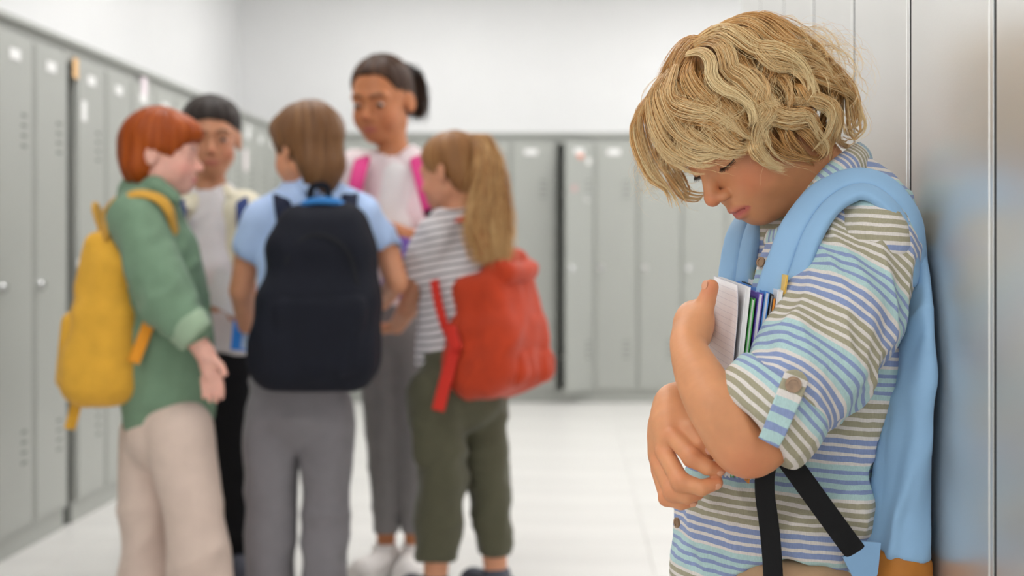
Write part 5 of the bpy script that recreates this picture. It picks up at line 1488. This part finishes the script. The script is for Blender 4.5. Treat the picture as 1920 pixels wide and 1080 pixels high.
kband('zip_pull', [(497, 548, -.20), (503, 565, -.20)], [(0, -1, 0)], .012, .005, mat('zip_pull_blue', srgb(70, 150, 210), .6, .03), b3, Y3)
for q, x in ((-1, 528), (1, 655)):
    kband('shoulder_strap', [(x - q * 8, 430, -.10), (x - q * 2, 385, -.075), (x + q * 2, 364, .0), (x + q * 6, 400, .10), (x + q * 12, 480, .13)], [(0, -1, .3), (0, -.6, .8), (0, .1, 1), (0, .9, .4), (0, 1, 0)], .044, .012, M_navy, b3, Y3)
# the bright blue folder below his elbow
b = MB(); R = np.array([[math.cos(.1), 0, math.sin(.1)], [0, 1, 0], [-math.sin(.1), 0, math.cos(.1)]])
fo = thing('folder', 'bright blue folder under the elbow of the boy in light blue', 'folder', P(456, 655, Y3 + .14))
b.box((-.030, -.004, -.040), (.034, .004, .040), .001, R, P(456, 630, Y3 + .14)); b.build('cover', mat('folder_blue', srgb(52, 140, 236), .4, .03), fo)
b = MB(); b.box((-.002, -.007, -.034), (.032, -.0045, .026), .0008, R, P(456, 630, Y3 + .14)); b.build('label_sheet', mat('folder_sheet', srgb(196, 214, 244), .5, .02), fo)

# ================================================================ tall girl facing the camera, pink straps
Y4 = 4.17
k4 = thing('person', 'tall girl with tied-up dark curly hair and pink backpack straps', 'person', (P(740, 0, Y4)[0], Y4, 0))
sk4 = skin_mat('brown_skin', srgb(190, 122, 80), srgb(176, 96, 84), srgb(194, 116, 78))
fr4 = skin_body(k4, sk4, Y4, (716, 192, 72, 10, 0, 1.12), [(736, 262), (742, 300)], [(742, 325), (740, 430), (742, 560), (742, 610)], [.075, .095, .082, .09], (FYc, .7),
    [([(668, 312), (655, 400, .02), (690, 440, -.08), (745, 438, -.17)], [.034, .028, .026, .021]), ([(812, 316), (828, 405, .02), (800, 455, -.08), (735, 432, -.18)], [.034, .028, .026, .021])],
    [([(718, 610), (722, 810), (724, 1020)], [.058, .042, .027]), ([(764, 610), (772, 810), (776, 1018)], [.058, .042, .027])], 1.0, neck_r=(.040, .044),
    hands=[(P(735, 432, Y4 - .18), (-1, -.1, .1), (0, .8, .2), 1.0, .4, 1)])
add_eyes(fr4, k4, M_iris, (1, 0, -.25))
M_dkb = hair_mat('dark_curly_hair', srgb(26, 16, 10), srgb(60, 38, 24), srgb(110, 76, 50), .5, .25)
hair_solid('hair', k4, M_dkb, fr4, [((-.012, 0, .052), (.096, .078, .074)), ((-.045, 0, .01), (.058, .074, .07))], [((.094, 0, .004), (.062, .12, .078)), ((.03, 0, -.07), (.10, .12, .055))], wr=(.004, .01, (0, 0, 1), 6), seed=51)
tri_strands('ponytail', k4, M_dkb, [PK([(755, 130, .08), (780, 140, .09), (790, 175, .09), (786, 215, .08)], Y4), PK([(750, 128, .08), (772, 150, .07), (776, 190, .06), (768, 210, .06)], Y4)], 320, .011, .0011, 53, (.0, .6), 14, .005)
bag_solid('hair_bun', k4, M_dkb, Y4, [(762, 140, .08, (.034, .034, .034), 0, .033)], (.006, .02, (0, 0, 1), 1.5))
M_pale = fabric_mat('pale_pink_top', srgb(240, 224, 226), .9, .03, 700)
M_white = fabric_mat('white_top', srgb(240, 238, 238), .9, .02, 700)
cloth('cardigan', k4, M_pale, Y4, [([(742, 318), (740, 420), (742, 540), (744, 590)], [.088, .108, .100, .108], (FYc, .74)), ([(672, 312), (656, 390, .02), (668, 420, -.02)], [.052, .050, .046], None), ([(808, 316), (826, 400, .02), (815, 430, -.03)], [.052, .050, .046], None)], [((740, 585), (0, 0, -1))], [([(736, 255), (742, 305)], [.054, .056])], ((.006, .06, (.2, 0, 1), 3),), seed=55)
cloth('top', k4, M_white, Y4, [([(738, 330, -.030), (736, 420, -.038), (738, 520, -.034)], [.058, .066, .058], (FYc, .74))], [((738, 530), (0, 0, -1))], [([(736, 255), (742, 312)], [.054, .056])], ((.004, .05, (.2, 0, 1), 3),), seed=57)
M_legg = fabric_mat('grey_leggings', srgb(136, 132, 132), .9, .05, 700)
cloth('leggings', k4, M_legg, Y4, [([(742, 575), (742, 620)], [.098, .10], (FYc, .8)), ([(716, 630), (720, 810), (724, 995)], [.070, .055, .036], None), ([(766, 630), (774, 810), (777, 995)], [.070, .055, .036], None)], [((740, 998), (0, 0, -1)), ((740, 570), (0, 0, 1))], wr=((.003, .06, (1, 0, .3), 2),), seed=59)
for (x, d) in ((722, (-.35, -.9, 0)), (776, (-.05, -1, 0))): shoe('shoe', P(x, 1035, Y4), d, .23, M_wshoe, M_sole, k4)
b4 = thing('backpack', 'pink backpack whose straps cross the tall girl\'s shoulders', 'backpack', P(742, 560, Y4 + .2))
M_pink = fabric_mat('magenta_nylon', srgb(222, 66, 138), .75, .05, 900, .15)
bag_solid('bag_body', b4, M_pink, Y4, [(742, 420, .19, (.12, .055, .16), 0, .05)])
for q, pts in ((-1, [(690, 320, .10), (688, 288, .04), (680, 298, -.04), (668, 345, -.095), (662, 400, -.09), (664, 460, -.02)]), (1, [(782, 318, .10), (778, 284, .04), (782, 300, -.05), (795, 350, -.10), (808, 400, -.105), (822, 450, -.04)])):
    kband('shoulder_strap', pts, [(0, .6, .8), (0, 0, 1), (0, -.8, .6), (q * .2, -1, .1), (q * .3, -1, 0), (q, -.4, 0)], .044, .012, M_pink, b4, Y4)
kband('strap_buckle', [(806, 392, -.116), (816, 416, -.112)], [(.2, -1, 0)], .040, .010, M_web, b4, Y4)
fo2 = thing('folder', 'purple folder between the tall girl and the ponytailed girl', 'folder', P(758, 560, Y4 - .21))
b = MB(); R = np.array([[math.cos(.2), 0, math.sin(.2)], [0, 1, 0], [-math.sin(.2), 0, math.cos(.2)]])
b.box((-.085, -.003, -.085), (.085, .003, .085), .001, R, P(778, 508, Y4 - .215)); b.build('cover', mat('folder_purple', srgb(140, 104, 200), .45, .03), fo2)
b = MB(); b.box((-.080, .0034, -.080), (.080, .008, .080), .001, R, P(778, 508, Y4 - .215)); b.build('pages', M_page, fo2)

# ================================================================ girl with the long ponytail and the red backpack
Y5 = 3.80
k5 = thing('person', 'girl with a long wavy ponytail in a striped tee and olive trousers', 'person', (P(860, 0, Y5)[0], Y5, 0))
sk5 = skin_mat('peach_skin', srgb(212, 150, 116), srgb(190, 112, 98), srgb(216, 136, 108))
fr5 = skin_body(k5, sk5, Y5, (846, 326, -28, 8, 0, .91), [(862, 390), (868, 425)], [(868, 440), (864, 540), (862, 650), (862, 710)], [.072, .09, .08, .088], (FYc, .72),
    [([(812, 450, -.06), (785, 520, -.02), (764, 580, .06), (744, 612, .17)], [.034, .030, .028, .022]), ([(905, 450, .08), (880, 530, .16), (820, 580, .18)], [.033, .029, .024])],
    [([(826, 745, -.03), (828, 890, -.04), (815, 1105, -.03)], [.06, .046, .030]), ([(896, 745, .04), (915, 880, .05), (931, 1092, .05)], [.06, .046, .030])], 0.6,
    hands=[(P(744, 612, Y5 + .17), (-.8, .4, -.2), (0, .2, 1), .95, .4, 1)])
M_dblond = hair_mat('dark_blond_hair', srgb(84, 54, 30), srgb(142, 98, 58), srgb(200, 154, 100), .45, .25)
hair_solid('hair', k5, M_dblond, fr5, [((-.012, 0, .044), (.100, .081, .082)), ((-.050, 0, -.005), (.056, .072, .066))], [((.090, 0, -.024), (.060, .12, .076)), ((.02, .085, -.05), (.06, .04, .05)), ((.02, -.085, -.05), (.06, .04, .05))], wr=(.003, .01, (0, 0, 1), 6), seed=61)
M_pony = hair_mat('wavy_ponytail', srgb(128, 82, 42), srgb(198, 142, 82), srgb(246, 208, 146), .4)
gd = []
for i in range(12):
    o = (i - 5.5) / 5.5
    gd.append(PK([(880, 275 - 6 * abs(o), -.03 + .02 * o), (900 + 8 * o, 262, -.05), (918 + 16 * o, 300, -.07 + .03 * o), (918 + 30 * o, 370, -.08 + .03 * o), (916 + 38 * o, 430, -.09 + .03 * o), (924 + 26 * o, 485, -.09)], Y5))
tri_strands('ponytail', k5, M_pony, gd, 84, .009, .0010, 63, (.1, .95), 18, .008)
b = MB(); b.disc(P(886, 272, Y5 - .03), (1, -.2, .3), .010, .022, .02, 16); b.build('hair_tie', mat('hair_tie', srgb(196, 160, 110), .7, .05), k5)
STW, STG = srgb(228, 222, 222), srgb(118, 112, 116)
M_stee = stripe_mat('striped_jersey', [(0.0, STG), (.36, STW)], .0195)
te = cloth('striped_tee', k5, M_stee, Y5, [([(868, 428), (862, 530), (856, 640), (855, 690)], [.085, .108, .104, .106], (FYc, .76)), ([(822, 442, -.05), (792, 510, -.02)], [.058, .056], None), ([(902, 446, .08), (890, 510, .14)], [.056, .052], None)],
      [((855, 684), (.03, 0, -1))], [([(858, 380), (866, 428)], [.05, .048]), ([(784, 524, -.02), (768, 565, .05)], [.042, .042])], ((.006, .06, (.4, 0, 1), 3),), sdir=(.18, .0, -1), seed=65)
M_olive = fabric_mat('olive_cargo_cotton', srgb(82, 80, 62), .9, .07, 600)
tr5 = cloth('trousers', k5, M_olive, Y5, [([(860, 665), (862, 740)], [.108, .112], (FYc, .8)), ([(820, 740, -.04), (828, 890, -.04), (818, 1045, -.03)], [.078, .068, .058], None), ([(898, 740, .05), (912, 880, .05), (928, 1030, .05)], [.074, .060, .046], None)], [((860, 655), (0, 0, 1)), ((862, 1046), (-.05, 0, -1))], wr=((.007, .06, (1, 0, .3), 2.5),), seed=67)
cloth('cargo_pocket', tr5, M_olive, Y5, [([(806, 800, -.09), (808, 850, -.09)], [.05, .05], (FYc, .5))], wr=((.003, .04, (1, 0, 0), 2),))
for (x, yy, dy) in ((815, 1118, -.03), (931, 1105, .05)):
    cloth('sock', k5, M_blackp, Y5, [([(x, yy - 26, dy), (x, yy + 4, dy)], [.035, .035], None)], wr=())
    shoe('shoe', P(x, yy, Y5 + dy), (-.6, .7, 0), .20, M_bshoe, M_sole, k5)
b5 = thing('backpack', 'rust red backpack hanging low on the ponytailed girl\'s back', 'backpack', P(930, 745, Y5 - .05))
M_red = fabric_mat('rust_red_nylon', srgb(184, 58, 22), .75, .10, 800, .15)
M_redb = fabric_mat('bright_red_strap', srgb(200, 44, 30), .75, .04, 800, .15)
bag_solid('bag_body', b5, M_red, Y5, [(934, 590, -.02, (.078, .115, .125), -28, .05, -14), (932, 655, -.02, (.098, .125, .105), -28, .055, -8), (915, 690, -.02, (.085, .12, .070), -28, .05, 4), (945, 500, -.02, (.036, .085, .045), -28, .034, -16)], (.012, .08, (.3, 0, 1), 3.5), seed=71, k=.022)
bag_solid('front_pocket', b5, M_red, Y5, [(984, 668, -.03, (.036, .095, .070), -28, .026, -16)], (.009, .05, (.3, 0, 1), 3), seed=73)
bag_solid('top_flap', b5, M_red, Y5, [(968, 506, -.03, (.032, .09, .028), -28, .024, 25)], (.008, .05, (1, 0, .3), 3), seed=75)
kband('shoulder_strap', [(912, 480, -.09), (905, 440, -.10), (880, 412, -.085), (858, 414, -.05), (838, 445, .02), (830, 500, .05)], [(.3, -.7, .6), (.2, -.7, .7), (0, -.5, .9), (-.4, -.1, .9), (-.8, 0, .4), (-1, 0, 0)], .040, .010, M_redb, b5, Y5)
kband('shoulder_strap', [(814, 525, -.10), (822, 570, -.115), (838, 620, -.12), (858, 640, -.12)], [(-.3, -1, 0)], .024, .006, M_redb, b5, Y5)
kband('side_buckle', [(842, 612, -.13), (856, 655, -.135)], [(-.2, -1, 0)], .034, .022, M_redb, b5, Y5)
kband('hanging_strap', [(852, 650, -.13), (842, 690, -.135), (830, 735, -.14), (821, 770, -.145)], [(-.2, -1, 0)], .034, .008, M_redb, b5, Y5)
